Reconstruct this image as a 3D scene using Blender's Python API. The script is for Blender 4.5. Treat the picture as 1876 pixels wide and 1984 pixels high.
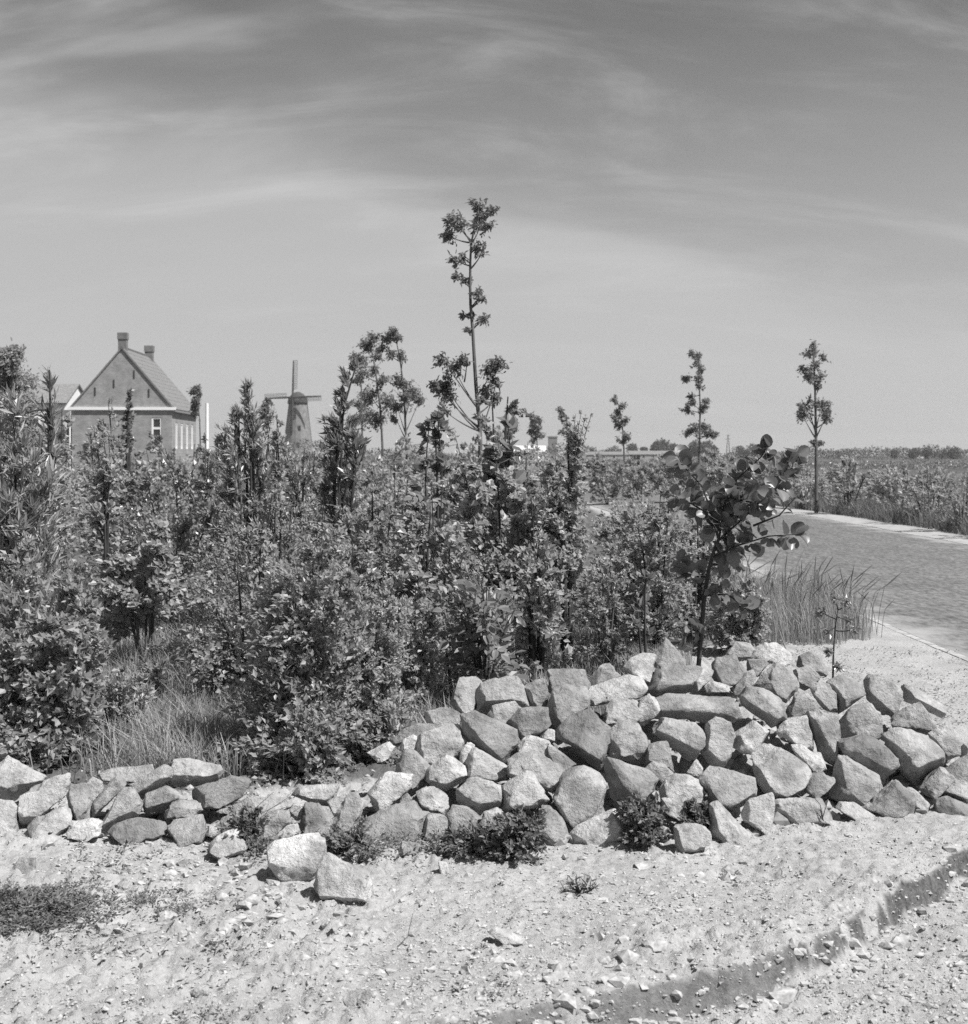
import bpy, bmesh, math, random
import numpy as np
from mathutils import Vector

for o in list(bpy.data.objects):
    bpy.data.objects.remove(o)
SC = bpy.context.scene
COL = SC.collection

# ------------------------------------------------------------------ camera
FV, HX, HY, CH = 2577.0, 938.0, 882.0, 1.5       # focal length / horizon in an 1876 x 1984 layout, eye height
cam_d = bpy.data.cameras.new("camera")
cam = bpy.data.objects.new("camera", cam_d)
COL.objects.link(cam)
SC.camera = cam
cam.location = (0, 0, CH)
cam.rotation_euler = (math.radians(90), 0, 0)
cam_d.sensor_fit = 'HORIZONTAL'
cam_d.sensor_width = 56.0
cam_d.lens = FV / 1876 * 56
cam_d.shift_y = -110 / 1876
cam_d.clip_end = 9000
cam_d.dof.use_dof = True
cam_d.dof.focus_distance = 6.6
cam_d.dof.aperture_fstop = 12.0

# ------------------------------------------------------------------ sun and sky
SUN_EL, SUN_AZ = math.radians(54), math.atan2(-0.52, 0.85)   # azimuth measured from +x
SDIR = Vector((math.cos(SUN_EL) * math.cos(SUN_AZ), math.cos(SUN_EL) * math.sin(SUN_AZ), math.sin(SUN_EL)))
sun_d = bpy.data.lights.new("sun", 'SUN')
sun = bpy.data.objects.new("sun", sun_d)
COL.objects.link(sun)
sun.rotation_euler = SDIR.to_track_quat('Z', 'Y').to_euler()
sun_d.energy = 3.6
sun_d.angle = math.radians(0.53)
sun_d.color = (1.0, 0.99, 0.98)

W = bpy.data.worlds.new("World")
SC.world = W
W.use_nodes = True
nt = W.node_tree
nt.nodes.clear()
N = nt.nodes.new
L = nt.links.new


def wmath(op, a, b=None, clamp=False):
    n = N("ShaderNodeMath"); n.operation = op; n.use_clamp = clamp
    for i, v in enumerate((a, b)):
        if v is None:
            continue
        if isinstance(v, (int, float)):
            n.inputs[i].default_value = v
        else:
            L(v, n.inputs[i])
    return n.outputs[0]


sky = N("ShaderNodeTexSky")
sky.sky_type = 'NISHITA'
sky.sun_disc = False
sky.sun_elevation = SUN_EL
sky.sun_rotation = math.pi / 2 - SUN_AZ
sky.air_density = 1.0
sky.dust_density = 1.2
sky.ozone_density = 1.0
# black and white film behind a yellow filter: mostly the red and green of the sky
sep = N("ShaderNodeSeparateColor"); L(sky.outputs[0], sep.inputs[0])
bw = wmath('ADD', wmath('MULTIPLY', sep.outputs[0], 0.62), wmath('ADD', wmath('MULTIPLY', sep.outputs[1], 0.33), wmath('MULTIPLY', sep.outputs[2], 0.05)))
tc = N("ShaderNodeTexCoord")
sx = N("ShaderNodeSeparateXYZ"); L(tc.outputs["Generated"], sx.inputs[0])
den = wmath('ADD', wmath('MAXIMUM', sx.outputs[2], 0.0), 0.55)
cu = wmath('DIVIDE', sx.outputs[0], den)
cv = wmath('DIVIDE', sx.outputs[1], den)
cx = N("ShaderNodeCombineXYZ"); L(cu, cx.inputs[0]); L(cv, cx.inputs[1])


def cirrus(rot, sc, nscale, detail, dist, lo, hi, rough=0.55):
    mp = N("ShaderNodeMapping"); L(cx.outputs[0], mp.inputs[0])
    mp.inputs["Rotation"].default_value = (0, 0, rot)
    mp.inputs["Scale"].default_value = sc
    mp.inputs["Location"].default_value = (SKY_OFF[0] + rot, SKY_OFF[1], 0)
    nz = N("ShaderNodeTexNoise"); L(mp.outputs[0], nz.inputs["Vector"])
    nz.inputs["Scale"].default_value = nscale; nz.inputs["Detail"].default_value = detail
    nz.inputs["Roughness"].default_value = rough; nz.inputs["Distortion"].default_value = dist
    mr = N("ShaderNodeMapRange"); mr.interpolation_type = 'SMOOTHSTEP'; L(nz.outputs[0], mr.inputs[0])
    mr.inputs[1].default_value = lo; mr.inputs[2].default_value = hi
    return mr.outputs[0]


SKY_OFF, SKY_R1, SKY_R2 = (1.7, 2.9), 0.42, -1.1
veil = cirrus(SKY_R1, (0.6, 1.9, 1), 2.1, 5, 0.5, 0.36, 0.66)
wisp = cirrus(SKY_R2, (0.8, 3.2, 1), 3.4, 9, 0.6, 0.45, 0.80, 0.64)
low = N("ShaderNodeMapRange"); L(sx.outputs[2], low.inputs[0])
low.inputs[1].default_value = 0.0; low.inputs[2].default_value = 0.37; low.inputs[3].default_value = 0.93; low.inputs[4].default_value = 0.0
# a broad sheet of high cloud lies to the left, its ragged edge falling to the right
edge = wmath('SUBTRACT', wmath('SUBTRACT', 0.232, wmath('MULTIPLY', sx.outputs[0], 0.28)), sx.outputs[2])
edge = wmath('ADD', edge, wmath('MULTIPLY', wmath('SUBTRACT', veil, 0.5), 0.10))
sheet = N("ShaderNodeMapRange"); sheet.interpolation_type = 'SMOOTHSTEP'; L(edge, sheet.inputs[0])
sheet.inputs[1].default_value = -0.03; sheet.inputs[2].default_value = 0.08; sheet.inputs[3].default_value = 0.0; sheet.inputs[4].default_value = 0.52
thin = wmath('ADD', sheet.outputs[0], wmath('ADD', wmath('MULTIPLY', veil, 0.13), wmath('MULTIPLY', wisp, 0.46)), clamp=True)
cl = wmath('SUBTRACT', 1.0, wmath('MULTIPLY', wmath('SUBTRACT', 1.0, thin), wmath('SUBTRACT', 1.0, low.outputs[0])))
SKY_GAIN, CLOUD = 0.17, 3.0
mixf = N("ShaderNodeMix"); mixf.data_type = 'FLOAT'
L(cl, mixf.inputs[0]); L(wmath('MULTIPLY', wmath('POWER', bw, 1.45), SKY_GAIN), mixf.inputs[2]); mixf.inputs[3].default_value = CLOUD
cc = N("ShaderNodeCombineColor")
for i in range(3):
    L(mixf.outputs[0], cc.inputs[i])
bg = N("ShaderNodeBackground"); L(cc.outputs[0], bg.inputs[0]); bg.inputs[1].default_value = 0.10
wo = N("ShaderNodeOutputWorld"); L(bg.outputs[0], wo.inputs[0])

SC.view_settings.view_transform = 'Standard'
SC.view_settings.look = 'None'
SC.view_settings.exposure = 0.95
SC.view_settings.gamma = 1.0
SC.view_settings.use_curve_mapping = False
SC.render.engine = 'CYCLES'
SC.cycles.max_bounces = 6
SC.cycles.diffuse_bounces = 3
SC.cycles.glossy_bounces = 2
SC.cycles.transmission_bounces = 3
SC.cycles.use_denoising = False
SC.cycles.sample_clamp_indirect = 4.0

# ------------------------------------------------------------------ helpers
rng = np.random.default_rng(11)


def at(xv, yv, Y):
    """Point seen at (xv, yv) of the 1876 x 1984 layout at depth Y."""
    return np.array([(xv - HX) / FV * Y, Y, CH - (yv - HY) / FV * Y])


def gd(yv):
    """Depth of flat ground seen at height yv."""
    return CH * FV / (yv - HY)


def _hash(ix, iy, iz, seed):
    h = (ix.astype(np.int64) * 374761393 + iy.astype(np.int64) * 668265263 + iz.astype(np.int64) * 2147483647 + seed * 1274126177) & 0xFFFFFFFF
    h = ((h ^ (h >> 13)) * 1274126177) & 0xFFFFFFFF
    h = ((h ^ (h >> 16)) * 2246822519) & 0xFFFFFFFF
    return ((h ^ (h >> 15)) & 0xFFFFFF) / float(0xFFFFFF)


def vnoise(p, seed=0):
    p = np.asarray(p, float)
    i = np.floor(p).astype(np.int64)
    f = p - i
    f = f * f * f * (f * (f * 6 - 15) + 10)
    r = 0
    for dx in (0, 1):
        wx = f[:, 0] if dx else 1 - f[:, 0]
        for dy in (0, 1):
            wy = f[:, 1] if dy else 1 - f[:, 1]
            for dz in (0, 1):
                wz = f[:, 2] if dz else 1 - f[:, 2]
                r = r + wx * wy * wz * _hash(i[:, 0] + dx, i[:, 1] + dy, i[:, 2] + dz, seed)
    return r * 2 - 1


def fbm(p, octs=4, seed=0, gain=0.5):
    p = np.asarray(p, float)
    s, a, r = 1.0, 1.0, 0
    for k in range(octs):
        r = r + a * vnoise(p * s + 17.3 * k, seed + k)
        s *= 2.03
        a *= gain
    return r


def sstep(x, a, b):
    t = np.clip((x - a) / (b - a), 0, 1)
    return t * t * (3 - 2 * t)


def mesh_np(name, V, F, mat=None, smooth=False, attrs=None):
    """V (n,3); F list of (m,k) index arrays."""
    me = bpy.data.meshes.new(name)
    V = np.asarray(V, np.float32)
    if not isinstance(F, (list, tuple)):
        F = [F]
    F = [np.asarray(f, np.int32) for f in F if len(f)]
    loops = np.concatenate([f.ravel() for f in F])
    sizes = np.concatenate([np.full(len(f), f.shape[1], np.int32) for f in F])
    me.vertices.add(len(V)); me.vertices.foreach_set("co", V.ravel())
    me.loops.add(len(loops)); me.loops.foreach_set("vertex_index", loops)
    me.polygons.add(len(sizes))
    me.polygons.foreach_set("loop_start", np.concatenate([[0], np.cumsum(sizes)[:-1]]).astype(np.int32))
    me.polygons.foreach_set("loop_total", sizes)
    me.polygons.foreach_set("use_smooth", np.full(len(sizes), bool(smooth)))
    me.update(calc_edges=True)
    for k, v in (attrs or {}).items():
        a = me.attributes.new(k, 'FLOAT', 'POINT')
        a.data.foreach_set("value", np.asarray(v, np.float32))
    if mat:
        me.materials.append(mat)
    return me


def link(name, me, parent=None, loc=None):
    o = bpy.data.objects.new(name, me)
    COL.objects.link(o)
    if parent is not None:
        o.parent = parent
    if loc is not None:
        o.location = loc
    return o


def tag(o, label=None, cat=None, group=None, kind=None):
    if label: o["label"] = label
    if cat: o["category"] = cat
    if group: o["group"] = group
    if kind: o["kind"] = kind
    return o


def thing(name, loc, label, cat, group=None, rz=0.0):
    o = bpy.data.objects.new(name, None)
    o.empty_display_size = 0.1
    COL.objects.link(o)
    o.location = loc
    o.rotation_euler = (0, 0, rz)
    return tag(o, label, cat, group)


class MB:
    """Collects simple solids into one mesh."""
    def __init__(self):
        self.v = []; self.f = {}; self.n = 0

    def add(self, V, faces):
        V = np.asarray(V, float)
        for f in faces:
            self.f.setdefault(len(f), []).append([i + self.n for i in f])
        self.v.append(V); self.n += len(V)
        return self

    def box(self, x0, x1, y0, y1, z0, z1):
        V = [(x, y, z) for z in (z0, z1) for y in (y0, y1) for x in (x0, x1)]
        return self.add(V, [(0, 2, 3, 1), (4, 5, 7, 6), (0, 1, 5, 4), (2, 6, 7, 3), (0, 4, 6, 2), (1, 3, 7, 5)])

    def tube(self, P, R, sides=6, cap=True):
        P = np.asarray(P, float); R = np.broadcast_to(np.asarray(R, float), (len(P),))
        T = np.gradient(P, axis=0); T /= np.linalg.norm(T, axis=1, keepdims=True) + 1e-9
        up = np.array([0.0, 1, 0]) if abs(T[0][1]) < 0.8 else np.array([1.0, 0, 0])
        A = np.cross(T, up); A /= np.linalg.norm(A, axis=1, keepdims=True) + 1e-9
        B = np.cross(T, A)
        an = np.linspace(0, 2 * np.pi, sides, endpoint=False)
        V = (P[:, None] + R[:, None, None] * (np.cos(an)[None, :, None] * A[:, None] + np.sin(an)[None, :, None] * B[:, None])).reshape(-1, 3)
        F = []
        for i in range(len(P) - 1):
            for j in range(sides):
                k = (j + 1) % sides
                F.append((i * sides + j, i * sides + k, (i + 1) * sides + k, (i + 1) * sides + j))
        if cap:
            e = (len(P) - 1) * sides
            F.append(tuple(range(sides - 1, -1, -1)))
            F.append(tuple(range(e, e + sides)))
        return self.add(V, F)

    def mesh(self, name, mat, smooth=False):
        return mesh_np(name, np.concatenate(self.v), [np.array(f) for f in self.f.values()], mat, smooth)

    def build(self, name, mat, parent=None, smooth=False, loc=None):
        return link(name, self.mesh(name, mat, smooth), parent, loc)


# ------------------------------------------------------------------ materials (grey scale: the photograph is black and white)
def material(name):
    m = bpy.data.materials.new(name)
    m.use_nodes = True
    t = m.node_tree
    return m, t, t.nodes["Principled BSDF"], t.nodes.new, t.links.new


def g(v):
    return (v, v, v, 1)


def simple_mat(name, v, rough=0.8, spec=0.3, nscale=0, namp=0.3, bump=0.0, stretch=(1, 1, 1)):
    m, t, b, N, L = material(name)
    b.inputs["Base Color"].default_value = g(v)
    b.inputs["Roughness"].default_value = rough
    b.inputs["Specular IOR Level"].default_value = spec
    if nscale:
        tcn = N("ShaderNodeTexCoord"); mp = N("ShaderNodeMapping"); L(tcn.outputs["Object"], mp.inputs[0])
        mp.inputs["Scale"].default_value = stretch
        nz = N("ShaderNodeTexNoise"); nz.inputs["Scale"].default_value = nscale; nz.inputs["Detail"].default_value = 6
        L(mp.outputs[0], nz.inputs["Vector"])
        cr = N("ShaderNodeValToRGB"); L(nz.outputs[0], cr.inputs[0])
        cr.color_ramp.elements[0].position = 0.3; cr.color_ramp.elements[0].color = g(v * (1 - namp))
        cr.color_ramp.elements[1].position = 0.7; cr.color_ramp.elements[1].color = g(min(1, v * (1 + namp)))
        L(cr.outputs[0], b.inputs["Base Color"])
        if bump:
            bp = N("ShaderNodeBump"); bp.inputs["Strength"].default_value = 0.6; bp.inputs["Distance"].default_value = bump
            L(nz.outputs[0], bp.inputs["Height"]); L(bp.outputs[0], b.inputs["Normal"])
    return m


def leaf_mat(name, lo, hi, rough=0.42, spec=0.5, trans=0.28, tcol=None, per_object=False):
    m, t, b, N, L = material(name)
    ge = N("ShaderNodeNewGeometry")
    oi = N("ShaderNodeObjectInfo")
    cr = N("ShaderNodeMapRange"); L(oi.outputs["Random"] if per_object else ge.outputs["Random Per Island"], cr.inputs[0])
    cr.inputs[3].default_value = lo; cr.inputs[4].default_value = hi
    c = N("ShaderNodeCombineColor")
    for i in range(3): L(cr.outputs[0], c.inputs[i])
    L(c.outputs[0], b.inputs["Base Color"])
    b.inputs["Roughness"].default_value = rough
    b.inputs["Specular IOR Level"].default_value = spec
    tr = N("ShaderNodeBsdfTranslucent")
    tr.inputs[0].default_value = g(tcol if tcol else (lo + hi) * 0.9)
    mx = N("ShaderNodeMixShader"); mx.inputs[0].default_value = trans
    L(b.outputs[0], mx.inputs[1]); L(tr.outputs[0], mx.inputs[2])
    L(mx.outputs[0], t.nodes["Material Output"].inputs["Surface"])
    return m


M = {}
M['leaf'] = leaf_mat("shrub_leaf", 0.13, 0.43, rough=.40, spec=.45, trans=.42)
M['leaf_pale'] = leaf_mat("pale_shrub_leaf", 0.16, 0.50, rough=0.40, spec=0.45, trans=.42)
M['leaf_dark'] = leaf_mat("dark_leaf", 0.11, 0.30, rough=0.32, spec=0.55)
M['leaf_willow'] = leaf_mat("willow_leaf", 0.11, 0.40, rough=0.36, spec=0.6)
M['leaf_ash'] = leaf_mat("sapling_leaf", 0.09, 0.26, rough=0.45, trans=.36)
M['leaf_far'] = leaf_mat("distant_leaf", 0.06, 0.13, rough=0.6, spec=0.2)
M['grass'] = leaf_mat("grass_blade", 0.15, 0.40, rough=0.5, spec=0.4, trans=0.35)
M['verge'] = leaf_mat("verge_grass_blade", 0.07, 0.22, rough=0.5, spec=0.4, trans=0.35)
M['dry'] = leaf_mat("dry_stalk", 0.16, 0.30, rough=0.6, spec=0.3, trans=0.15)
M['weed'] = leaf_mat("weed_leaf", 0.09, 0.24, rough=0.55, spec=0.35)
M['bark'] = simple_mat("bark", 0.11, 0.85, 0.2, 30, 0.45, 0.003, (1, 1, 0.3))
M['bark_dark'] = simple_mat("dark_bark", 0.045, 0.8, 0.3, 30, 0.4, 0.002, (1, 1, 0.3))
M['white'] = simple_mat("white_paint", 0.78, 0.6, 0.4)
M['glass'] = simple_mat("window_glass", 0.03, 0.12, 0.6)


def stone_material():
    m, t, b, N, L = material("rubble_stone")
    oi = N("ShaderNodeObjectInfo"); tcn = N("ShaderNodeTexCoord")
    add = N("ShaderNodeVectorMath"); add.operation = 'MULTIPLY_ADD'
    sc = N("ShaderNodeCombineXYZ")
    for i in range(3): L(oi.outputs["Random"], sc.inputs[i])
    L(sc.outputs[0], add.inputs[0]); add.inputs[1].default_value = (37, 19, 53); L(tcn.outputs["Object"], add.inputs[2])
    def nz(scale, detail, rough=0.6):
        n = N("ShaderNodeTexNoise"); L(add.outputs[0], n.inputs["Vector"])
        n.inputs["Scale"].default_value = scale; n.inputs["Detail"].default_value = detail; n.inputs["Roughness"].default_value = rough
        return n.outputs[0]
    blot, grain, spk = nz(9, 5), nz(70, 4, 0.7), nz(230, 2)
    def mr(x, a, bb, c, d):
        n = N("ShaderNodeMapRange"); L(x, n.inputs[0])
        for i, v in zip((1, 2, 3, 4), (a, bb, c, d)): n.inputs[i].default_value = v
        return n.outputs[0]
    def mul(x, y):
        n = N("ShaderNodeMath"); n.operation = 'MULTIPLY'; L(x, n.inputs[0]); L(y, n.inputs[1]); return n.outputs[0]
    k = mul(mul(mul(mr(blot, .3, .7, .72, 1.2), mr(nz(30, 6, .7), .35, .65, .82, 1.13)), mr(grain, .3, .7, .92, 1.07)), mr(spk, .3, .7, .95, 1.05))
    mxc = N("ShaderNodeMix"); mxc.data_type = 'RGBA'; mxc.blend_type = 'MULTIPLY'; mxc.inputs[0].default_value = 1
    kc = N("ShaderNodeCombineColor")
    for i in range(3): L(k, kc.inputs[i])
    L(oi.outputs["Color"], mxc.inputs[6]); L(kc.outputs[0], mxc.inputs[7])
    pit = nz(75, 3, .6)
    mp_ = N("ShaderNodeMix"); mp_.data_type = 'RGBA'; mp_.blend_type = 'MULTIPLY'
    L(mr(pit, .56, .70, 0, .32), mp_.inputs[0]); L(mxc.outputs[2], mp_.inputs[6]); mp_.inputs[7].default_value = g(.45)
    mxc = mp_
    # dark weathering patches on some faces
    st = nz(5.5, 6, 0.65)
    mx2 = N("ShaderNodeMix"); mx2.data_type = 'RGBA'; mx2.blend_type = 'MULTIPLY'
    L(mr(st, .48, .62, 0, .75), mx2.inputs[0]); L(mxc.outputs[2], mx2.inputs[6]); mx2.inputs[7].default_value = g(.5)
    L(mx2.outputs[2], b.inputs["Base Color"])
    b.inputs["Roughness"].default_value = 0.85
    b.inputs["Specular IOR Level"].default_value = 0.25
    hsum = N("ShaderNodeMath"); hsum.operation = 'ADD'; L(mr(nz(16, 8, .68), 0, 1, 0, 1), hsum.inputs[0]); L(mr(grain, 0, 1, 0, .45), hsum.inputs[1])
    bp = N("ShaderNodeBump"); bp.inputs["Strength"].default_value = 1.0; bp.inputs["Distance"].default_value = 0.020
    L(hsum.outputs[0], bp.inputs["Height"]); L(bp.outputs[0], b.inputs["Normal"])
    return m


M['stone'] = stone_material()


def ground_material():
    m, t, b, N, L = material("sandy_soil")
    tcn = N("ShaderNodeTexCoord")
    def nz(scale, detail, rough=.6):
        n = N("ShaderNodeTexNoise"); L(tcn.outputs["Object"], n.inputs["Vector"])
        n.inputs["Scale"].default_value = scale; n.inputs["Detail"].default_value = detail; n.inputs["Roughness"].default_value = rough
        return n.outputs[0]
    def mr(x, a, bb, c, d):
        n = N("ShaderNodeMapRange"); L(x, n.inputs[0])
        for i, v in zip((1, 2, 3, 4), (a, bb, c, d)): n.inputs[i].default_value = v
        return n.outputs[0]
    def mth(op, x, y):
        n = N("ShaderNodeMath"); n.operation = op
        for i, v in enumerate((x, y)):
            if isinstance(v, (int, float)): n.inputs[i].default_value = v
            else: L(v, n.inputs[i])
        return n.outputs[0]
    def mixf(f, a, bb):
        n = N("ShaderNodeMix"); n.data_type = 'FLOAT'; L(f, n.inputs[0])
        for i, v in zip((2, 3), (a, bb)):
            if isinstance(v, (int, float)): n.inputs[i].default_value = v
            else: L(v, n.inputs[i])
        return n.outputs[0]
    def attr(nm):
        n = N("ShaderNodeAttribute"); n.attribute_name = nm; return n.outputs["Fac"]
    fine = nz(120, 4, .7)
    sand = mth('MULTIPLY', mr(nz(3.0, 5), .3, .7, .33, .45), mr(nz(55, 5, .7), .35, .65, .80, 1.10))
    veg = mth('MULTIPLY', mr(nz(1.2, 6), .3, .7, .07, .16), mr(fine, .3, .7, .7, 1.3))
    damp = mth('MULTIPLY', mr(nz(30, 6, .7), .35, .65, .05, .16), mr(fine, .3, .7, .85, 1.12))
    n3 = nz(0.035, 5)
    field = mth('MULTIPLY', mr(n3, .35, .65, .055, .12), mr(nz(0.6, 6), .3, .7, .8, 1.2))
    col = mixf(attr('veg'), sand, veg)
    col = mixf(attr('field'), col, field)
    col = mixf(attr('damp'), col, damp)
    c = N("ShaderNodeCombineColor")
    for i in range(3): L(col, c.inputs[i])
    L(c.outputs[0], b.inputs["Base Color"])
    b.inputs["Roughness"].default_value = .95; b.inputs["Specular IOR Level"].default_value = .15
    bp = N("ShaderNodeBump"); bp.inputs["Strength"].default_value = 1.0; bp.inputs["Distance"].default_value = .011
    L(mth('ADD', nz(45, 8, .72), mth('MULTIPLY', fine, .25)), bp.inputs["Height"]); L(bp.outputs[0], b.inputs["Normal"])
    return m


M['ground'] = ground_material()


def road_material():
    m, t, b, N, L = material("worn_road_surface")
    tcn = N("ShaderNodeTexCoord")
    def nz(scale, detail, st=(1, 1, 1)):
        mp = N("ShaderNodeMapping"); L(tcn.outputs["Object"], mp.inputs[0]); mp.inputs["Scale"].default_value = st
        n = N("ShaderNodeTexNoise"); L(mp.outputs[0], n.inputs["Vector"])
        n.inputs["Scale"].default_value = scale; n.inputs["Detail"].default_value = detail; n.inputs["Roughness"].default_value = .65
        return n.outputs[0]
    def mr(x, a, bb, c, d):
        n = N("ShaderNodeMapRange"); L(x, n.inputs[0])
        for i, v in zip((1, 2, 3, 4), (a, bb, c, d)): n.inputs[i].default_value = v
        return n.outputs[0]
    def mul(x, y):
        n = N("ShaderNodeMath"); n.operation = 'MULTIPLY'; L(x, n.inputs[0]); L(y, n.inputs[1]); return n.outputs[0]
    k = mul(mul(mr(nz(.4, 4, (1, .3, 1)), .3, .7, .135, .165), mr(nz(5, 6, (1, .22, 1)), .3, .7, .80, 1.20)), mr(nz(24, 5, (1, .3, 1)), .35, .65, .55, 1.4))
    # sand blown over the edges
    sp = N("ShaderNodeAttribute"); sp.attribute_name = 'edge'
    e = mr(nz(1.3, 5), .25, .75, -.5, .5)
    ad = N("ShaderNodeMath"); ad.operation = 'ADD'; L(sp.outputs["Fac"], ad.inputs[0]); L(e, ad.inputs[1])
    em = mr(ad.outputs[0], .5, 1.15, 0, 1)
    mx = N("ShaderNodeMix"); mx.data_type = 'FLOAT'; L(em, mx.inputs[0]); L(k, mx.inputs[2]); mx.inputs[3].default_value = .33
    c = N("ShaderNodeCombineColor")
    for i in range(3): L(mx.outputs[0], c.inputs[i])
    L(c.outputs[0], b.inputs["Base Color"])
    b.inputs["Roughness"].default_value = .8; b.inputs["Specular IOR Level"].default_value = .3
    bp = N("ShaderNodeBump"); bp.inputs["Strength"].default_value = .6; bp.inputs["Distance"].default_value = .006
    L(nz(30, 4), bp.inputs["Height"]); L(bp.outputs[0], b.inputs["Normal"])
    return m


M['road'] = road_material()
M['sand_verge'] = simple_mat("sandy_verge", 0.34, .95, .15, 5, .2, .01)

# ------------------------------------------------------------------ terrain
BASE_X = np.array([-400, 0, 200, 400, 500, 700, 850, 1000, 1100, 1300, 1450, 1550, 1700, 1876, 2300.])
BASE_Y = np.array([1610, 1620, 1640, 1640, 1650, 1625, 1640, 1655, 1645, 1640, 1640, 1605, 1595, 1580, 1540.])
TOP_X = np.array([-400, 0, 200, 420, 500, 600, 720, 820, 900, 1060, 1200, 1300, 1450, 1550, 1650, 1750, 1840, 1876, 2000, 2300.])
TOP_Y = np.array([1480, 1480, 1515, 1490, 1555, 1545, 1460, 1400, 1335, 1325, 1310, 1265, 1265, 1310, 1330, 1360, 1400, 1420, 1470, 1540.])
TAN = 0.56


def base_depth(xv):
    return CH * FV / (np.interp(xv, BASE_X, BASE_Y) - HY)


def slope_depth(xv, yv):
    k = (yv - HY) / FV
    return (CH + TAN * base_depth(xv)) / (k + TAN)


TRACK = np.array([(3.6, 7.6), (2.82, 6.25), (1.86, 5.10), (1.32, 4.45), (.985, 4.08), (.687, 3.835), (.378, 3.72), (.087, 3.62), (-.147, 3.51), (-.5, 3.2), (-1.3, 2.7), (-2.4, 2.4)])


def track_dist(X, Y):
    """Signed distance to the cut edge, positive on the lower, camera side."""
    best = np.full(X.shape, 1e9); sg = np.ones(X.shape)
    for (ax, ay), (bx, by) in zip(TRACK[:-1], TRACK[1:]):
        dx, dy = bx - ax, by - ay
        t = np.clip(((X - ax) * dx + (Y - ay) * dy) / (dx * dx + dy * dy), 0, 1)
        d = np.hypot(X - ax - t * dx, Y - ay - t * dy)
        cr = dx * (Y - ay) - dy * (X - ax)
        m = d < best
        best = np.where(m, d, best); sg = np.where(m, np.sign(cr), sg)
    return best * sg


RC = np.array([(-30, 5.85), (22, 5.85), (32, 5.75), (42, 5.35), (52, 4.85), (62, 4.1), (80, 2.3), (95, .75), (108, -.5), (140, -5.5), (200, -18), (400, -70), (1200, -330)])
RHALF = 2.28


def road_center(Y):
    return np.interp(Y, RC[:, 0], RC[:, 1])


def heap_height(X, Y):
    xv = HX + X / np.maximum(Y, .5) * FV
    y0 = base_depth(xv)
    yt = slope_depth(xv, np.interp(xv, TOP_X, TOP_Y))
    front = TAN * (Y - y0)
    zt = TAN * (yt - y0)
    back = zt - .75 * (Y - yt)
    return np.maximum(0, np.minimum(front, back) - .17)


def veg_mask(X, Y):
    n = fbm(np.stack([X * .9, Y * .9, 0 * X], -1), 3, 5) * .35
    right = np.interp(Y, [6.0, 8.0, 9.5, 10.6, 11.2, 13, 22], [1.6, 1.15, 1.35, 1.9, 3.15, 3.35, 3.4])
    a = sstep(right - X + n, -.1, .25)
    b = sstep(Y - np.interp(X, [-2.4, -1.0, -.3, 0, 1.2], [5.95, 5.95, 6.1, 6.3, 6.6]) + n * .5, -.1, .2)
    r = sstep(X - (road_center(Y) + RHALF + .85) + n * .6, -.1, .5)
    l = sstep(road_center(Y) - RHALF - .25 - X + n * .5, -.1, .3) * (Y > 22)
    return np.clip(np.maximum(np.maximum(a * b * (Y < 24), r), l), 0, 1)


def ground_z(X, Y, rough=True):
    X = np.asarray(X, float); Y = np.asarray(Y, float)
    td = track_dist(X, Y)
    near = np.clip(1 - (np.hypot(X, Y - 4) - 6) / 8, 0, 1)
    z = heap_height(X, Y)
    wob = fbm(np.stack([X * 8, Y * 8, 0 * X], -1), 4, 9, .6) * .014
    z = z - .09 * sstep(td + wob, .0, np.interp(Y, [3.4, 3.9, 4.3, 6], [.07, .06, .05, .05])) * np.clip((7.6 - Y) / .8, 0, 1)
    if rough:
        p = np.stack([X, Y, 0 * X], -1)
        bank = np.exp(-((td - .045) / .05) ** 2)
        ro = near * (1 - .6 * bank)
        ro = near * (1 - .25 * bank)
        patch = .35 + .95 * sstep(fbm(p * 1.5, 3, 77), -.35, .45)
        w = p + .03 * np.stack([vnoise(p * 9, 61), vnoise(p * 9 + 7, 62), 0 * X], -1)
        l1 = sstep(fbm(w * 8, 2, 31), .15, .42); l2 = sstep(vnoise(w * 17 + 3, 41), .15, .42); l3 = sstep(vnoise(w * 33 + 5, 43), .15, .5)
        z = z + ro * (.006 * fbm(p * 4.2, 2, 21) + patch * (.006 * l1 + .010 * l2 + .013 * l3 + .008 * np.abs(fbm(p * 26, 2, 53))) + .006 * vnoise(p * 42, 47))
    onroad = np.abs(X - road_center(Y)) - RHALF
    z = np.where(onroad < .45, z * sstep(onroad, -.1, .45), z)
    far = sstep(Y, 40, 120)
    z = z + far * .12 * fbm(np.stack([X * .03, Y * .03, 0 * X], -1), 2, 3) - .02 * sstep(-onroad, .0, .2)
    return z


def axis(fine0, fine1, step, lo, hi, ratio):
    a = list(np.arange(fine0, fine1, step))
    s, x, up = step, a[-1], []
    while x < hi:
        s *= ratio; x += s; up.append(x)
    s, x, dn = step, a[0], []
    while x > lo:
        s *= ratio; x -= s; dn.append(x)
    return np.array(dn[::-1] + a + up)


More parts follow.
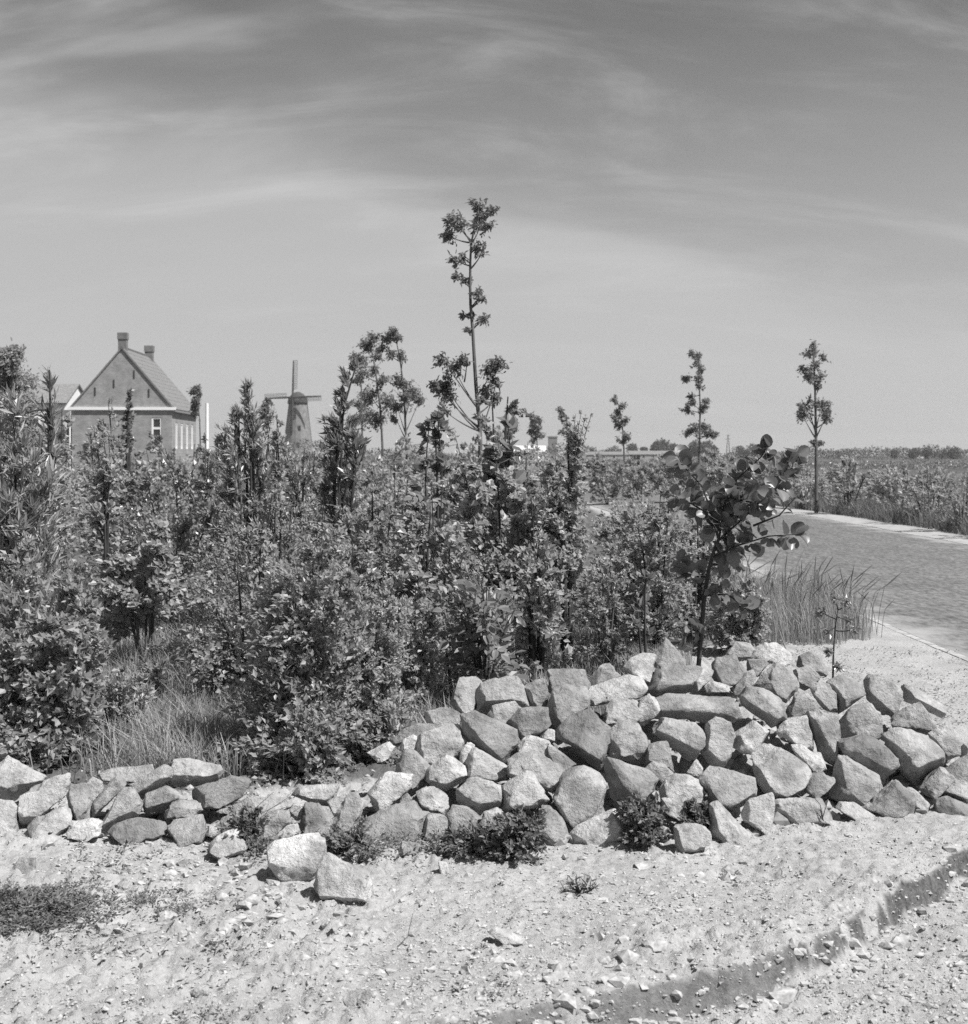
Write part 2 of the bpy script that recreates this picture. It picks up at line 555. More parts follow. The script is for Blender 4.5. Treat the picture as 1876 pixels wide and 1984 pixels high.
def build_ground():
    xs = axis(-2.2, 2.3, .0118, -1500, 1500, 1.12)
    ys = axis(3.2, 6.0, .0118, -12, 1900, 1.065)
    GX, GY = np.meshgrid(xs, ys)
    X, Y = GX.ravel(), GY.ravel()
    Z = ground_z(X, Y)
    nx, ny = len(xs), len(ys)
    i = np.arange(nx * ny).reshape(ny, nx)
    F = np.stack([i[:-1, :-1], i[:-1, 1:], i[1:, 1:], i[1:, :-1]], -1).reshape(-1, 4)
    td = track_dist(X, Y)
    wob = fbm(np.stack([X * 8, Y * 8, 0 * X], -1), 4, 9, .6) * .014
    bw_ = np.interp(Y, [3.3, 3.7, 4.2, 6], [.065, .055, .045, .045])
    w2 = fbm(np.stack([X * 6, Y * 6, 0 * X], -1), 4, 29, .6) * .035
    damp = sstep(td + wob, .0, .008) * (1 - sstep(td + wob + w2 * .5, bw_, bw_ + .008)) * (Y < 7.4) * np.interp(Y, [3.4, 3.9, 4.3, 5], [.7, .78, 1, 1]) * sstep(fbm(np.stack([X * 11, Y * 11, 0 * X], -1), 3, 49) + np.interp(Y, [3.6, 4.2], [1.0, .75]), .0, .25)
    field = sstep(Y, 38, 60) * (np.abs(X - road_center(Y)) > RHALF + 1.2) + sstep(np.abs(X - 5.8), 14, 22)
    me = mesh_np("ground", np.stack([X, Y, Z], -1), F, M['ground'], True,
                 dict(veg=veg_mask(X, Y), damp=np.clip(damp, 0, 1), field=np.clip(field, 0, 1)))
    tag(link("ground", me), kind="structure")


build_ground()


def build_road():
    ys = np.concatenate([np.arange(-10, 40, .8), np.arange(40, 130, 1.5), np.arange(130, 420, 8)])
    c = road_center(ys)
    tx = np.gradient(c, ys)
    off = np.array([-1, -.93, -.8, -.4, 0, .4, .8, .93, 1.0])
    V, E = [], []
    for y, x, t in zip(ys, c, tx):
        for o in off:
            V.append((x + o * RHALF, y, .006 + .03 * (1 - o * o)))
            E.append(max(0, (abs(o) - .62) / .38))
    n = len(off); i = np.arange(len(V)).reshape(-1, n)
    F = np.stack([i[:-1, :-1], i[:-1, 1:], i[1:, 1:], i[1:, :-1]], -1).reshape(-1, 4)
    tag(link("road", mesh_np("road", V, F, M['road'], True, dict(edge=E))), kind="structure")
    # flat kerb course along the near side: a row of edging bricks
    bm = MB()
    for y in np.arange(8.2, 24, .23):
        j = (random.random() - .5) * .012
        bm.box(c[0] - RHALF - .065 + j, c[0] - RHALF + .004 + j, y, y + .215, -.03, .0055 + j * .3)
    k = bm.build("kerb", simple_mat("edging_brick", .38, .8, .2, 12, .3, .004))
    tag(k, kind="structure")
    # pale sand verge across the road
    V = []
    ys2 = np.arange(10, 130, .35)
    o2 = [RHALF - .05, RHALF + .3, RHALF + .62, RHALF + .95]
    for y in ys2:
        e = fbm(np.array([[0, y * .8, 3.3]]), 3, 8)[0] * .22
        for j, o in enumerate(o2):
            V.append((road_center(y) + o + (e if j == 3 else 0) + (e * .3 if j == 0 else 0), y, [.012, .03, .028, .004][j]))
    i = np.arange(len(V)).reshape(-1, 4)
    F = np.stack([i[:-1, :-1], i[:-1, 1:], i[1:, 1:], i[1:, :-1]], -1).reshape(-1, 4)
    tag(link("road_verge", mesh_np("road_verge", V, F, M['sand_verge'], True)), kind="structure")


random.seed(4)
build_road()

# ------------------------------------------------------------------ stones
_ico = {}


def ico(n):
    if n not in _ico:
        bm = bmesh.new(); bmesh.ops.create_icosphere(bm, subdivisions=n, radius=1)
        V = np.array([v.co[:] for v in bm.verts]); F = np.array([[v.index for v in f.verts] for f in bm.faces])
        bm.free(); _ico[n] = (V / np.linalg.norm(V, axis=1, keepdims=True), F)
    return _ico[n]


def hull2(P):
    """Convex outline with nearly straight corners merged."""
    P = sorted(map(tuple, P))
    def half(pts):
        h = []
        for p in pts:
            while len(h) >= 2 and (h[-1][0] - h[-2][0]) * (p[1] - h[-2][1]) - (h[-1][1] - h[-2][1]) * (p[0] - h[-2][0]) <= 0: h.pop()
            h.append(p)
        return h
    lo, up = half(P), half(P[::-1])
    Hh = lo[:-1] + up[:-1]
    ch = True
    while ch and len(Hh) > 4:
        ch = False
        for i in range(len(Hh)):
            a, b, c = np.array(Hh[i - 1]), np.array(Hh[i]), np.array(Hh[(i + 1) % len(Hh)])
            u, v = b - a, c - b
            ang = abs(math.degrees(math.atan2(u[0] * v[1] - u[1] * v[0], u @ v)))
            if ang < 17:
                Hh.pop(i); ch = True; break
    return np.array(Hh)


def rock_mesh(planes, size, size_px, rounded):
    bm = bmesh.new()
    bmesh.ops.create_cube(bm, size=4 * size)
    for pl in planes:
        n = Vector(pl[0])
        if isinstance(pl[1], str):
            h = max(v.co.dot(n) for v in bm.verts) * pl[2]
        else:
            h = max(pl[1], .06 * size)
        bmesh.ops.bisect_plane(bm, geom=bm.verts[:] + bm.edges[:] + bm.faces[:], plane_co=n * h, plane_no=n, clear_outer=True)
        ed = [e for e in bm.edges if e.is_boundary]
        if ed:
            bmesh.ops.holes_fill(bm, edges=ed, sides=0)
    bmesh.ops.remove_doubles(bm, verts=bm.verts, dist=.012 * size)
    bmesh.ops.dissolve_limit(bm, angle_limit=.09, verts=bm.verts, edges=bm.edges)
    bmesh.ops.bevel(bm, geom=bm.edges[:], offset=(.13 if rounded else .022) * size, segments=3 if rounded else 2, profile=.5, affect='EDGES', clamp_overlap=True)
    bmesh.ops.triangulate(bm, faces=bm.faces)
    lim = max(.10, 3.6 / size_px) * size
    for it in range(5):
        ed = [e for e in bm.edges if e.calc_length() > lim]
        if not ed or len(bm.faces) > 9000:
            break
        bmesh.ops.subdivide_edges(bm, edges=ed, cuts=1, use_grid_fill=False)
        bmesh.ops.triangulate(bm, faces=[f for f in bm.faces if len(f.verts) > 3])
    bmesh.ops.recalc_face_normals(bm, faces=bm.faces)
    bm.verts.index_update()
    V = np.array([v.co[:] for v in bm.verts]); F = np.array([[v.index for v in f.verts] for f in bm.faces])
    bm.free()
    return V, F


REG = dict(A=(1100, 1650, .3998), B=(1800, 1600, .4014), C=(0, 1950, .378), D=(600, 1900, .4264))
TONE = dict(w=.52, p=.44, m=.375, g=.32, d=.245)
stone_n = 0


def stone(reg, tone, pts, label, opt="", name="rubble_stone", group="stones of the rubble heap"):
    """pts: outline in a zoomed part of the layout; opt: f<dx><dy> face shift, G rests on open ground."""
    global stone_n
    stone_n += 1
    r = np.random.default_rng(100 + stone_n)
    ox, oy, s = REG[reg]
    q = np.array([float(t) for t in pts.replace(',', ' ').split()]).reshape(-1, 2)
    q = (q * s + [ox, oy]) * (1876 / 2553.0)
    c = (q.min(0) + q.max(0)) / 2
    size_px = math.sqrt(np.ptp(q[:, 0]) * np.ptp(q[:, 1]))
    yb = q[:, 1].max()
    if 'G' in opt:
        Y = gd(yb) + .16 * size_px / FV * gd(yb)
    else:
        Y = slope_depth(c[0], c[1])
        y0 = base_depth(c[0])
        if Y < y0 + .05:
            Y = max(min(gd(yb) + .3 * size_px / FV * gd(yb), y0 + .05), 4.2)
    m = Y / FV
    size = size_px * m
    C = at(c[0], c[1], Y)
    uv = np.stack([(q[:, 0] - c[0]) * m, -(q[:, 1] - c[1]) * m], -1) * 1.09
    uv = hull2(uv)
    cen = uv.mean(0)
    uv = uv - cen
    C = C + np.array([cen[0], 0, cen[1]])
    dF, dB = r.uniform(.24, .34) * size, r.uniform(.36, .5) * size
    planes = []
    for i in range(len(uv)):
        p, p2_ = uv[i], uv[(i + 1) % len(uv)]
        e = p2_ - p
        n2 = np.array([e[1], -e[0]]) / (np.hypot(*e) + 1e-9)
        if n2 @ p < 0: n2 = -n2
        w = r.uniform(.03, .16)
        if n2[1] > .5: w = r.uniform(.08, .30) + (.16 if 'b' in opt else 0)
        if n2[1] < -.5: w = r.uniform(.02, .16) + (.16 if 'u' in opt else 0)
        if n2[0] < -.6: w = r.uniform(.03, .22) + (.14 if 'r' in opt else 0)
        if n2[0] > .6: w = r.uniform(.02, .15) + (.14 if 'l' in opt else 0)
        w *= size
        nn = np.array([n2[0] * dF, -w, n2[1] * dF]); nn /= np.linalg.norm(nn)
        planes.append((nn, nn[0] * p[0] + nn[2] * p[1]))
        nn = np.array([n2[0] * dB, r.uniform(.06, .25) * size, n2[1] * dB]); nn /= np.linalg.norm(nn)
        planes.append((nn, nn[0] * p[0] + nn[2] * p[1]))
    tl = r.uniform(.25, .62) if 'T' not in opt else r.uniform(.5, .8)
    nn = np.array([r.normal(.05, .13), -1, tl]); nn /= np.linalg.norm(nn)
    planes.append((nn, dF * r.uniform(.8, .95)))
    planes.append((np.array([0, 1.0, 0]), dB))
    for q_ in range(r.integers(1, 4)):          # knocked-off corners
        nn = np.array([r.normal(0, .8), -abs(r.normal(.45, .35)), r.normal(.1, .7)]); nn /= np.linalg.norm(nn)
        planes.append((nn, 'sup', r.uniform(.72, .9)))
    V, F = rock_mesh(planes, size, size_px, 'o' in opt)
    nq = V / max(size, .04)
    seed = 300 + stone_n * 7
    chip = np.minimum(0, fbm(nq * 3.3 + 9, 3, seed + 3) + .12)
    disp = .024 * fbm(nq * 2.1 + 5, 2, seed) + .13 * chip + .032 * fbm(nq * 4.5, 3, seed + 5) + .015 * fbm(nq * 17, 2, seed + 8)
    V = V * (1 + 1.3 * disp[:, None])
    me = mesh_np(name, V, F, M['stone'], True)
    o = link(name, me, None, C)
    t = TONE[tone] * r.uniform(.82, 1.16)
    o.color = (t, t, t, 1)
    tag(o, label, "stone", group)
    return o


S = stone
# ridge of the heap, from its left shoulder to the young alder
S('A', 'm', "235,560 215,520 240,440 280,350 385,335 425,390 400,500 390,585 300,590", "rounded grey stone at the left shoulder of the high heap, against the bushes", 'o')
S('A', 'g', "385,570 400,480 425,385 560,335 665,338 715,400 735,530 590,545 440,595", "broad grey stone on the ridge just right of the rounded shoulder stone", 'u')
S('A', 'm', "700,390 835,345 862,420 862,535 745,535 715,460", "squarish grey stone on the ridge, wedged against the broad ridge stone")
S('A', 'd', "875,292 1105,288 1135,370 1130,470 900,470 860,430", "dark square-edged block standing behind the ridge with a pale stripe", 'T')
S('A', 'm', "1130,390 1220,250 1270,250 1340,330 1365,410 1240,450 1120,440", "grey tooth-shaped stone poking up behind the long white ridge stone")
S('A', 'w', "1115,415 1190,385 1330,400 1400,318 1470,350 1508,420 1470,475 1350,495 1240,525 1140,525 1112,465", "long white stone lying across the ridge in front of the tooth-shaped stone", 'o')
S('A', 'p', "1345,300 1410,215 1480,185 1570,190 1565,290 1520,395 1440,340 1390,315", "pale ragged stone on the ridge left of the tallest pointed stone")
S('A', 'm', "1560,270 1580,180 1650,92 1700,140 1770,220 1765,270 1640,275", "pointed stone forming the highest tip of the heap")
S('A', 'm', "1505,430 1560,320 1600,258 1780,252 1850,270 1890,310 1870,410 1690,470 1600,430 1560,470", "big grey stone under the pointed tip, beside the alder trunk", 'u')
S('B', 'p', "60,480 130,410 200,420 185,480 100,560 55,555", "small pale stone right below the alder trunk")
# second tier
S('A', 'g', "45,570 200,540 290,580 285,650 150,695 50,630", "flat grey stone low at the left flank, touching the leaning bush", 'b')
S('A', 'g', "300,600 390,575 660,690 672,775 590,905 500,872 350,770 308,700", "large slanting grey block with a clean front face on the left flank", 'rT')
S('A', 'p', "460,620 500,530 640,500 682,550 640,620 560,670 470,650", "pale stone tucked under the broad ridge stone")
S('A', 'm', "580,650 680,550 860,540 872,640 800,715 690,755 640,700", "grey stone between the slanting block and the tall two-faced block")
S('A', 'm', "905,420 1000,388 1110,400 1135,440 1130,545 1040,605 910,698 860,600 865,520", "tall two-faced block with a bright top below the dark square-edged block", 'b')
S('A', 'p', "820,700 850,665 905,690 915,750 880,765 800,745", "small pale stone left of the big diamond-shaped stone")
S('A', 'd', "903,720 1020,600 1140,540 1210,600 1288,710 1270,790 1200,948 1130,912 1000,820", "big dark diamond-shaped stone with pits in the middle of the heap", 'T')
S('A', 'p', "1228,620 1250,530 1300,488 1470,488 1465,590 1420,655 1300,665 1235,655", "pale stone with a flat bright top right of the diamond-shaped stone", 'b')
S('A', 'w', "1420,645 1470,500 1530,448 1602,540 1560,605 1480,665", "narrow whitish stone leaning below the big stone under the tip")
S('B', 'm', "-258,680 -220,620 -80,570 20,558 190,562 300,575 372,600 388,680 330,765 200,755 0,752 -150,742", "long loaf-shaped stone lying level below the alder", 'uo')
# third tier, left to middle
S('A', 'w', "-5,740 20,718 70,760 150,700 230,648 272,660 332,760 300,842 210,852 90,922 18,882", "big white stone at the left end of the third tier", 'o')
S('A', 'w', "288,830 332,765 378,790 372,865 330,905 278,912", "small white stone squeezed beside the big white one")
S('A', 'm', "378,788 470,850 612,930 592,1002 540,1038 330,1015 318,930 370,860", "long grey slab sloping down below the slanting block", 'b')
S('A', 'w', "48,1012 90,930 200,853 260,880 372,960 350,1002 270,1042 190,1088 108,1062", "white rough stone below the big white one, over a dark gap", 'uo')
S('A', 'w', "668,790 720,718 762,725 872,760 882,852 830,838 740,838 668,828", "small white chipped stone in front of the slanting block")
S('A', 'm', "875,770 960,820 1045,910 960,988 900,900 868,862", "grey wedge stone under the diamond-shaped stone")
S('A', 'm', "602,890 660,843 780,833 880,880 955,950 955,1040 880,1112 790,1020 720,960 600,995", "curved stone with a white crown and dark front below the chipped white stone", 'b')
S('A', 'm', "1255,862 1238,720 1300,680 1340,640 1450,658 1500,720 1538,830 1510,902 1450,908 1380,885 1290,872", "rounded grey stone with a bright right face beside the diamond-shaped stone", 'r')
S('A', 'g', "1528,790 1600,763 1652,756 1692,900 1692,962 1560,915 1508,902", "cracked grey stone right of the rounded bright-faced stone")
S('A', 'm', "1508,680 1560,600 1640,640 1820,648 1880,700 1872,765 1800,898 1690,810 1620,730 1540,705", "five-sided grey stone over a deep black gap below the loaf-shaped stone", 'u')
# fourth tier, left to middle
S('A', 'w', "-2,1100 60,1068 112,1068 212,1140 218,1192 172,1262 30,1205", "white cube-like stone left of the boxy grey block")
S('A', 'p', "268,1080 330,1018 400,1010 548,1050 548,1192 480,1205 390,1238 268,1182", "boxy pale grey block over a dark shadow in the lower heap", 'u')
S('A', 'p', "550,1060 720,963 772,990 862,1130 872,1192 790,1205 740,1175 650,1170 575,1205", "streaked pale stone with a ridge, right above the round weed")
S('A', 'p', "878,1130 950,1000 1020,950 1110,933 1202,990 1242,1060 1238,1130 1190,1262 1010,1332 980,1262 930,1205", "big pale round-topped stone in the lower heap between two weeds", 'o')
S('A', 'm', "1223,890 1270,873 1340,885 1440,940 1540,960 1592,1010 1562,1062 1530,1152 1440,1135 1290,1155 1250,1040", "wide grey stone with a dark left side above the middle weed", 'r')
S('A', 'm', "1500,945 1560,900 1640,920 1692,980 1692,1022 1600,1068 1540,1012", "small grey stone perched right of the wide dark-sided stone")
S('A', 'w', "1602,1090 1640,1010 1700,978 1800,988 1880,1040 1890,1160 1780,1175 1700,1135 1620,1145", "pale rough stone with two humps above the weeds")
S('B', 'w', "28,1092 90,1000 132,1060 122,1122 80,1135", "small bright stone deep in the black gap")
S('A', 'm', "198,1262 240,1188 330,1198 432,1280 400,1330 300,1390 213,1365", "grey stone half sunk in soil left of the round weed")
S('A', 'p', "348,1405 440,1238 520,1218 578,1230 562,1345 480,1405 400,1420", "pale stone leaning beneath the round weed's left edge")
S('A', 'm', "818,1200 890,1198 960,1270 1002,1385 900,1410 800,1355", "grey stone behind the right side of the round weed")
S('A', 'w', "1018,1362 1060,1318 1230,1248 1312,1213 1372,1290 1392,1392 1280,1445 1048,1485", "white flat-faced stone on the soil between the two biggest weeds")
S('A', 'm', "1618,1142 1780,1140 1802,1212 1720,1285 1638,1235", "grey stone hanging over shadow between the weeds")
S('B', 'p', "-50,1445 10,1425 90,1428 172,1460 182,1532 110,1602 0,1625 -50,1590", "pale sunken stone behind the dark little weed")
# ridge right of the alder
S('B', 'p', "280,312 350,228 440,238 482,290 440,345 300,345", "pale rounded stone on the ridge right behind the alder stem", 'o')
S('B', 'w', "455,280 530,238 620,238 702,310 692,372 640,385 560,345 440,330", "flat white stone capping the ridge right of the alder")
S('B', 'g', "188,402 230,343 340,322 402,400 422,440 340,512 208,485", "grey cube below the pale rounded ridge stone")
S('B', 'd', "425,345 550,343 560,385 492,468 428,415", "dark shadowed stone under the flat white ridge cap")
S('B', 'm', "478,510 530,420 590,352 660,373 742,470 758,520 682,632 620,575 560,545 480,530", "tilted grey slab leaning right below the white ridge cap", 'r')
S('B', 'm', "728,422 830,388 912,460 880,505 800,548 738,505", "grey stone left of the thin seedling stem")
S('B', 'm', "748,395 760,328 830,298 922,318 952,390 922,462 870,405 810,388", "grey stone on the far ridge directly left of the thin seedling")
S('B', 'p', "348,515 410,428 470,418 492,480 430,562 370,595 328,565", "pale rough stone between the grey cube and the split-faced stone")
S('B', 'm', "368,595 430,528 530,538 642,600 678,700 652,755 560,785 470,735 400,665", "split-faced stone with a bright lower lip, right of the loaf-shaped stone", 'u')
S('B', 'w', "148,522 200,488 310,518 325,562 250,575 158,565", "little white stone on top of the loaf-shaped stone")
S('B', 'm', "828,550 880,508 960,508 1002,570 1012,682 950,695 880,625", "grey stone with an angular seam below the seedling")
S('B', 'm', "955,500 1050,448 1130,468 1203,570 1100,645 1010,715 998,580", "grey stone with a smooth slanted face right of the seamed stone", 'r')
S('B', 'm', "1205,500 1250,448 1320,458 1468,560 1442,652 1380,725 1310,705 1220,605", "large upright grey stone near the right end of the ridge")
S('B', 'm', "1465,620 1478,498 1550,555 1740,648 1775,682 1700,725 1620,690 1540,640", "wedge stone with a dark underside at the right end of the ridge", 'u')
S('B', 'm', "1368,752 1460,668 1550,638 1672,730 1600,835 1480,800 1390,800", "plain grey stone below the ridge's end wedge")
# right hand middle tiers
S('B', 'm', "675,702 740,553 800,558 902,680 830,730 730,758", "grey stone between the tilted slab and the tall shaded block")
S('B', 'g', "808,702 900,688 1022,720 1038,950 1002,1045 900,980 858,835", "tall narrow block with a dark shaded left face", 'r')
S('B', 'm', "1038,742 1090,678 1240,638 1292,700 1303,852 1200,890 1058,895", "squarish grey block in the upper right of the heap", 'r')
S('B', 'm', "1298,835 1440,798 1600,848 1702,930 1715,992 1682,1065 1530,1175 1440,1115 1350,955", "biggest block of the right end with a smooth slanting side", 'uT')
S('B', 'm', "1620,835 1740,758 1832,870 1823,972 1710,1005 1678,905", "grey stone resting on the right of the biggest block")
S('B', 'm', "128,882 150,778 220,733 312,770 343,862 312,1002 270,1048 180,1025 118,955", "egg-shaped grey stone below the loaf-shaped stone", 'o')
S('B', 'w', "333,832 460,743 578,832 552,872 470,965 400,958 328,915", "white-topped stone with a black shaded side right of the egg-shaped stone", 'r')
S('B', 'p', "618,832 680,748 810,728 862,840 882,952 820,940 700,890", "pale upright stone right of the white-topped one")
S('B', 'w', "695,885 820,918 902,960 935,1062 880,1105 800,1065 728,965", "bright ragged stone sliding down beneath the pale upright stone")
S('B', 'm', "1028,962 1040,898 1200,858 1280,868 1415,1000 1403,1092 1330,1185 1220,1050 1120,985", "arched grey stone over a black gap left of the biggest block", 'u')
S('B', 'm', "1013,1102 1030,1000 1070,978 1200,1068 1282,1108 1303,1192 1200,1285 1080,1295 978,1245", "large grey stone under the arched one")
S('B', 'p', "448,1002 500,928 600,898 700,980 802,1038 823,1102 760,1205 680,1255 550,1235 478,1105", "large pale stone with a furrowed face in the lower right heap", 'T')
S('B', 'm', "118,1132 190,1038 270,1048 370,1098 480,1128 523,1212 420,1285 330,1335 200,1285", "broad grey stone with dark stains above the small dark weed", 'T')
S('B', 'g', "778,1192 830,1108 920,1088 1002,1130 992,1192 920,1265 830,1238", "grey stone in shade beneath the ragged bright stone")
S('B', 'm', "1648,1175 1720,1070 1876,978 1960,1000 1960,1200 1880,1312 1700,1240", "large stone cut by the right edge of the picture")
S('B', 'm', "1555,1195 1690,1058 1762,1068 1785,1122 1695,1215 1640,1248", "grey stone between the biggest block and the edge stone")
S('B', 'd', "1655,1345 1660,1268 1750,1248 1876,1320 1960,1340 1890,1380 1700,1380", "dark slab lying flat on the soil at the right end", 'b')
S('B', 'p', "1828,985 1850,900 1935,880 1990,960 1960,1030 1870,1030", "pale stone above the edge stone at the right border")
# lowest tier on the right
S('B', 'p', "368,1362 440,1268 580,1228 603,1290 583,1442 540,1525 430,1435", "pale kite-shaped stone at the foot of the heap right of the small dark weed")
S('B', 'm', "606,1270 900,1253 1003,1320 993,1442 880,1455 660,1425 606,1355", "long brick-shaped stone at the foot of the heap behind a dry stalk", 'r')
S('B', 'p', "1008,1322 1040,1288 1130,1288 1283,1390 1240,1435 1170,1425 1080,1360", "low pale stone half buried right of the brick-shaped stone")
S('B', 'm', "1178,1312 1300,1208 1350,1198 1400,1148 1503,1220 1543,1330 1480,1378 1300,1395", "grey boulder at the foot of the heap below the large arched pair")
S('B', 'm', "1468,1192 1520,1188 1623,1300 1603,1362 1530,1358", "narrow grey stone leaning on the foot boulder")
S('B', 'p', "178,1462 190,1308 240,1288 360,1378 503,1550 330,1638 258,1595", "pale triangular stone at the foot beside the dark little weed")
# low left row
S('C', 'p', "-60,250 0,140 60,118 200,188 322,270 230,328 90,425 -60,415", "big pale stone at the left border, topmost of the low row", 'u')
S('C', 'p', "-60,420 60,428 112,480 133,580 132,695 -60,725", "pale stone at the left border under the topmost one", 'b')
S('C', 'm', "238,372 310,288 450,233 493,270 482,325 330,378", "grey stone behind the row just below the bush stems")
S('C', 'p', "118,442 150,398 330,328 440,318 463,390 340,465 210,592 130,605 113,512", "long pale stone with a black shaded front near the left border", 'u')
S('C', 'p', "193,612 230,568 430,448 482,490 493,592 380,690 270,770 208,690", "pale sloping stone in front of the long shaded one")
S('C', 'm', "468,402 490,328 600,308 643,400 653,545 510,568 478,485", "upright grey stone in the middle of the low left row", 'T')
S('C', 'm', "598,335 640,262 712,300 723,362 650,440 608,425", "small pointed grey stone rising behind the upright one")
S('C', 'm', "642,432 720,328 812,256 893,310 855,352 760,455 670,540 638,505", "stone with a bright top and black front leaning over the row", 'u')
S('C', 'm', "695,245 740,208 870,182 1033,183 1053,232 1000,305 900,315 820,260 720,288", "flat grey slab lying behind the leaning black-fronted stone", 'b')
S('C', 'm', "888,312 1000,238 1140,178 1198,210 1198,272 1080,345 1000,415 930,365", "sloping slab stone left of the bush-shaded block", 'u')
S('C', 'm', "1198,222 1230,148 1330,138 1440,148 1523,180 1555,240 1480,295 1270,335 1208,305", "long block under the hanging twigs of the middle bush", 'u')
S('C', 'm', "648,695 700,600 850,342 922,348 988,440 973,525 850,580 760,690", "tall leaning grey stone in the middle of the low left row", 'l')
S('C', 'm', "998,442 1040,368 1160,322 1303,410 1260,450 1180,470 1120,510 1008,508", "grey stone with a dark hollow beneath, in front of the sloping slab", 'u')
S('C', 'p', "1148,522 1190,438 1250,422 1393,448 1403,492 1360,545 1230,568 1158,565", "pale broken stone right of the one with the hollow")
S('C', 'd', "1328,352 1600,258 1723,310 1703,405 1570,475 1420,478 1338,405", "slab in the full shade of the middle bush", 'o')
S('C', 'd', "768,642 830,578 960,546 1140,578 1153,655 1060,710 840,710", "dark mossy stone half sunk in the soil of the low row", 'b')
S('C', 'w', "478,622 500,568 640,553 722,580 703,665 620,708 488,688", "white flat stone sunk in the soil of the low row", 'b')
S('C', 'p', "1168,602 1220,558 1390,528 1423,640 1413,725 1280,775 1238,745", "pale square stone standing at the front of the low row", 'T')
S('C', 'w', "1438,662 1470,598 1622,543 1643,612 1520,698", "thin white stone behind the white cube on the path side")
S('C', 'w', "1458,752 1520,678 1640,618 1723,750 1690,800 1560,862 1518,855", "white cube lying loose before the low row", 'u')
S('D', 'm', "-62,565 0,523 140,478 320,478 398,520 330,570 100,610", "flat stone with thin shadows of dry twigs across it", 'b')
S('D', 'p', "158,775 220,618 310,558 370,558 393,622 300,705 240,795", "pale stone left of the squarish grey one in the low gap")
S('D', 'w', "408,462 450,408 560,403 640,418 692,393 665,450 662,495 620,525 540,518", "white stone with a pointed horn in the low gap", 'u')
S('D', 'p', "378,562 400,518 470,518 483,602 420,605", "small pale stone under the horned white one")
S('D', 'g', "462,645 480,518 580,528 643,610 653,705 560,738 440,708", "squarish grey stone right in the low gap of the heap")
S('D', 'w', "648,612 740,468 800,458 853,520 833,602 800,685 700,698", "white upright stone right of the squarish grey one", 'o')
S('D', 'p', "618,505 680,468 740,478 695,562 650,595", "small pale stone behind the white upright one")
S('D', 'w', "858,472 900,398 970,328 1070,318 1143,340 1123,422 1060,515 980,585 900,565", "white stone dappled with leaf shadow at the left foot of the high heap", 'o')
S('D', 'm', "1058,172 1160,198 1253,290 1213,412 1120,465 1078,355 1048,302", "grey stone partly in leaf shade left of the big white one")
S('D', 'w', "872,197 1000,128 1033,160 1023,215 930,255", "white square stone poking out beneath the middle bush")
S('D', 'g', "1018,115 1060,68 1180,18 1313,28 1313,95 1240,128 1120,110 1040,155", "dark stained stone at the left edge of the third tier", 'b')
S('D', 'w', "1068,182 1090,118 1150,93 1243,140 1200,198 1130,208", "white leaf-shaded stone beneath the dark stained one")
S('D', 'g', "988,572 1050,518 1150,508 1243,570 1213,685 1180,775 1050,805 900,850 838,800 808,692 850,608", "wide low boulder sunk in weeds left of the round weed", 'oT')
S('D', 'g', "1198,692 1240,588 1340,588 1373,640 1340,735 1260,748", "small grey stone leaning on the wide low boulder")
S('D', 'p', "1058,495 1110,448 1163,500 1100,530", "small pale stone right of the dappled white stone")
S('C', 'm', "1540,560 1640,505 1790,500 1840,560 1760,640 1600,650", "grey stone filling the low gap right of the white cube")
S('D', 'm', "60,640 130,590 230,600 250,690 160,740 80,720", "grey stone under the dry twigs in the low gap", 'T')
S('D', 'p', "270,700 330,640 430,650 460,740 380,790 300,770", "pale stone behind the largest white loose stone")
S('D', 'm', "690,690 790,660 850,720 830,800 740,830 680,770", "grey stone sunk among the flat weeds left of the wide boulder")
# loose stones on the open ground
LG = "loose stones on the sandy ground"
S('D', 'w', "253,792 300,748 500,708 593,740 603,832 553,1003 440,1025 330,995 268,905", "largest white stone lying in front of the heap, its left half", 'Gu', group=LG)
S('D', 'w', "548,1012 590,798 680,838 873,920 883,1072 820,1145 700,1138 608,1118", "white stone with a dark lower corner against the largest white stone", 'Gu', group=LG)
S('D', 'g', "1038,812 1080,748 1193,760 1183,842 1060,855", "flat dark stone with a thin shadow before the wide boulder", 'Gu', group=LG)
S('D', 'w', "1298,872 1360,880 1373,942 1308,952", "small white stone below the round weed", 'G', group=LG)
S('C', 'p', "78,912 140,828 240,828 253,902 200,945 120,940", "pale angular stone alone below the left border stones", 'Gu', group=LG)
S('C', 'w', "1108,1022 1160,988 1240,1000 1243,1042 1130,1055", "white oval pebble midway between the left weeds and the heap", 'Go', "pebble", LG)
S('C', 'g', "813,1412 1020,1358 1033,1412 980,1445 850,1470", "flat brick-like stone lying flush in the sand at lower left", 'G', group=LG)
S('C', 'w', "1328,1762 1380,1728 1450,1728 1455,1785 1370,1805", "bright white pebble near the bottom at left", 'Go', "pebble", LG)
S('C', 'p', "468,802 540,778 563,832 500,855", "small pale pebble below the white sunken stone", 'Go', "pebble", LG)
S('C', 'w', "698,1532 760,1508 773,1532 710,1555", "tiny white pebble below the brick-like stone", 'Go', "pebble", LG)
S('C', 'w', "568,1692 630,1678 653,1702 590,1725", "tiny white flat pebble at lower left", 'Go', "pebble", LG)
S('D', 'm', "788,1705 880,1658 893,1702 820,1775", "grey pebble with a dark side at the bottom centre left", 'G', "pebble", LG)
S('D', 'p', "688,1712 790,1688 803,1772 740,1785", "pale lump beside the dark-sided pebble at the bottom", 'Go', "pebble", LG)
S('D', 'w', "1618,1312 1660,1278 1770,1350 1840,1348 1853,1402 1700,1378", "thin white slab on the sand below the round weed", 'G', "pebble", LG)
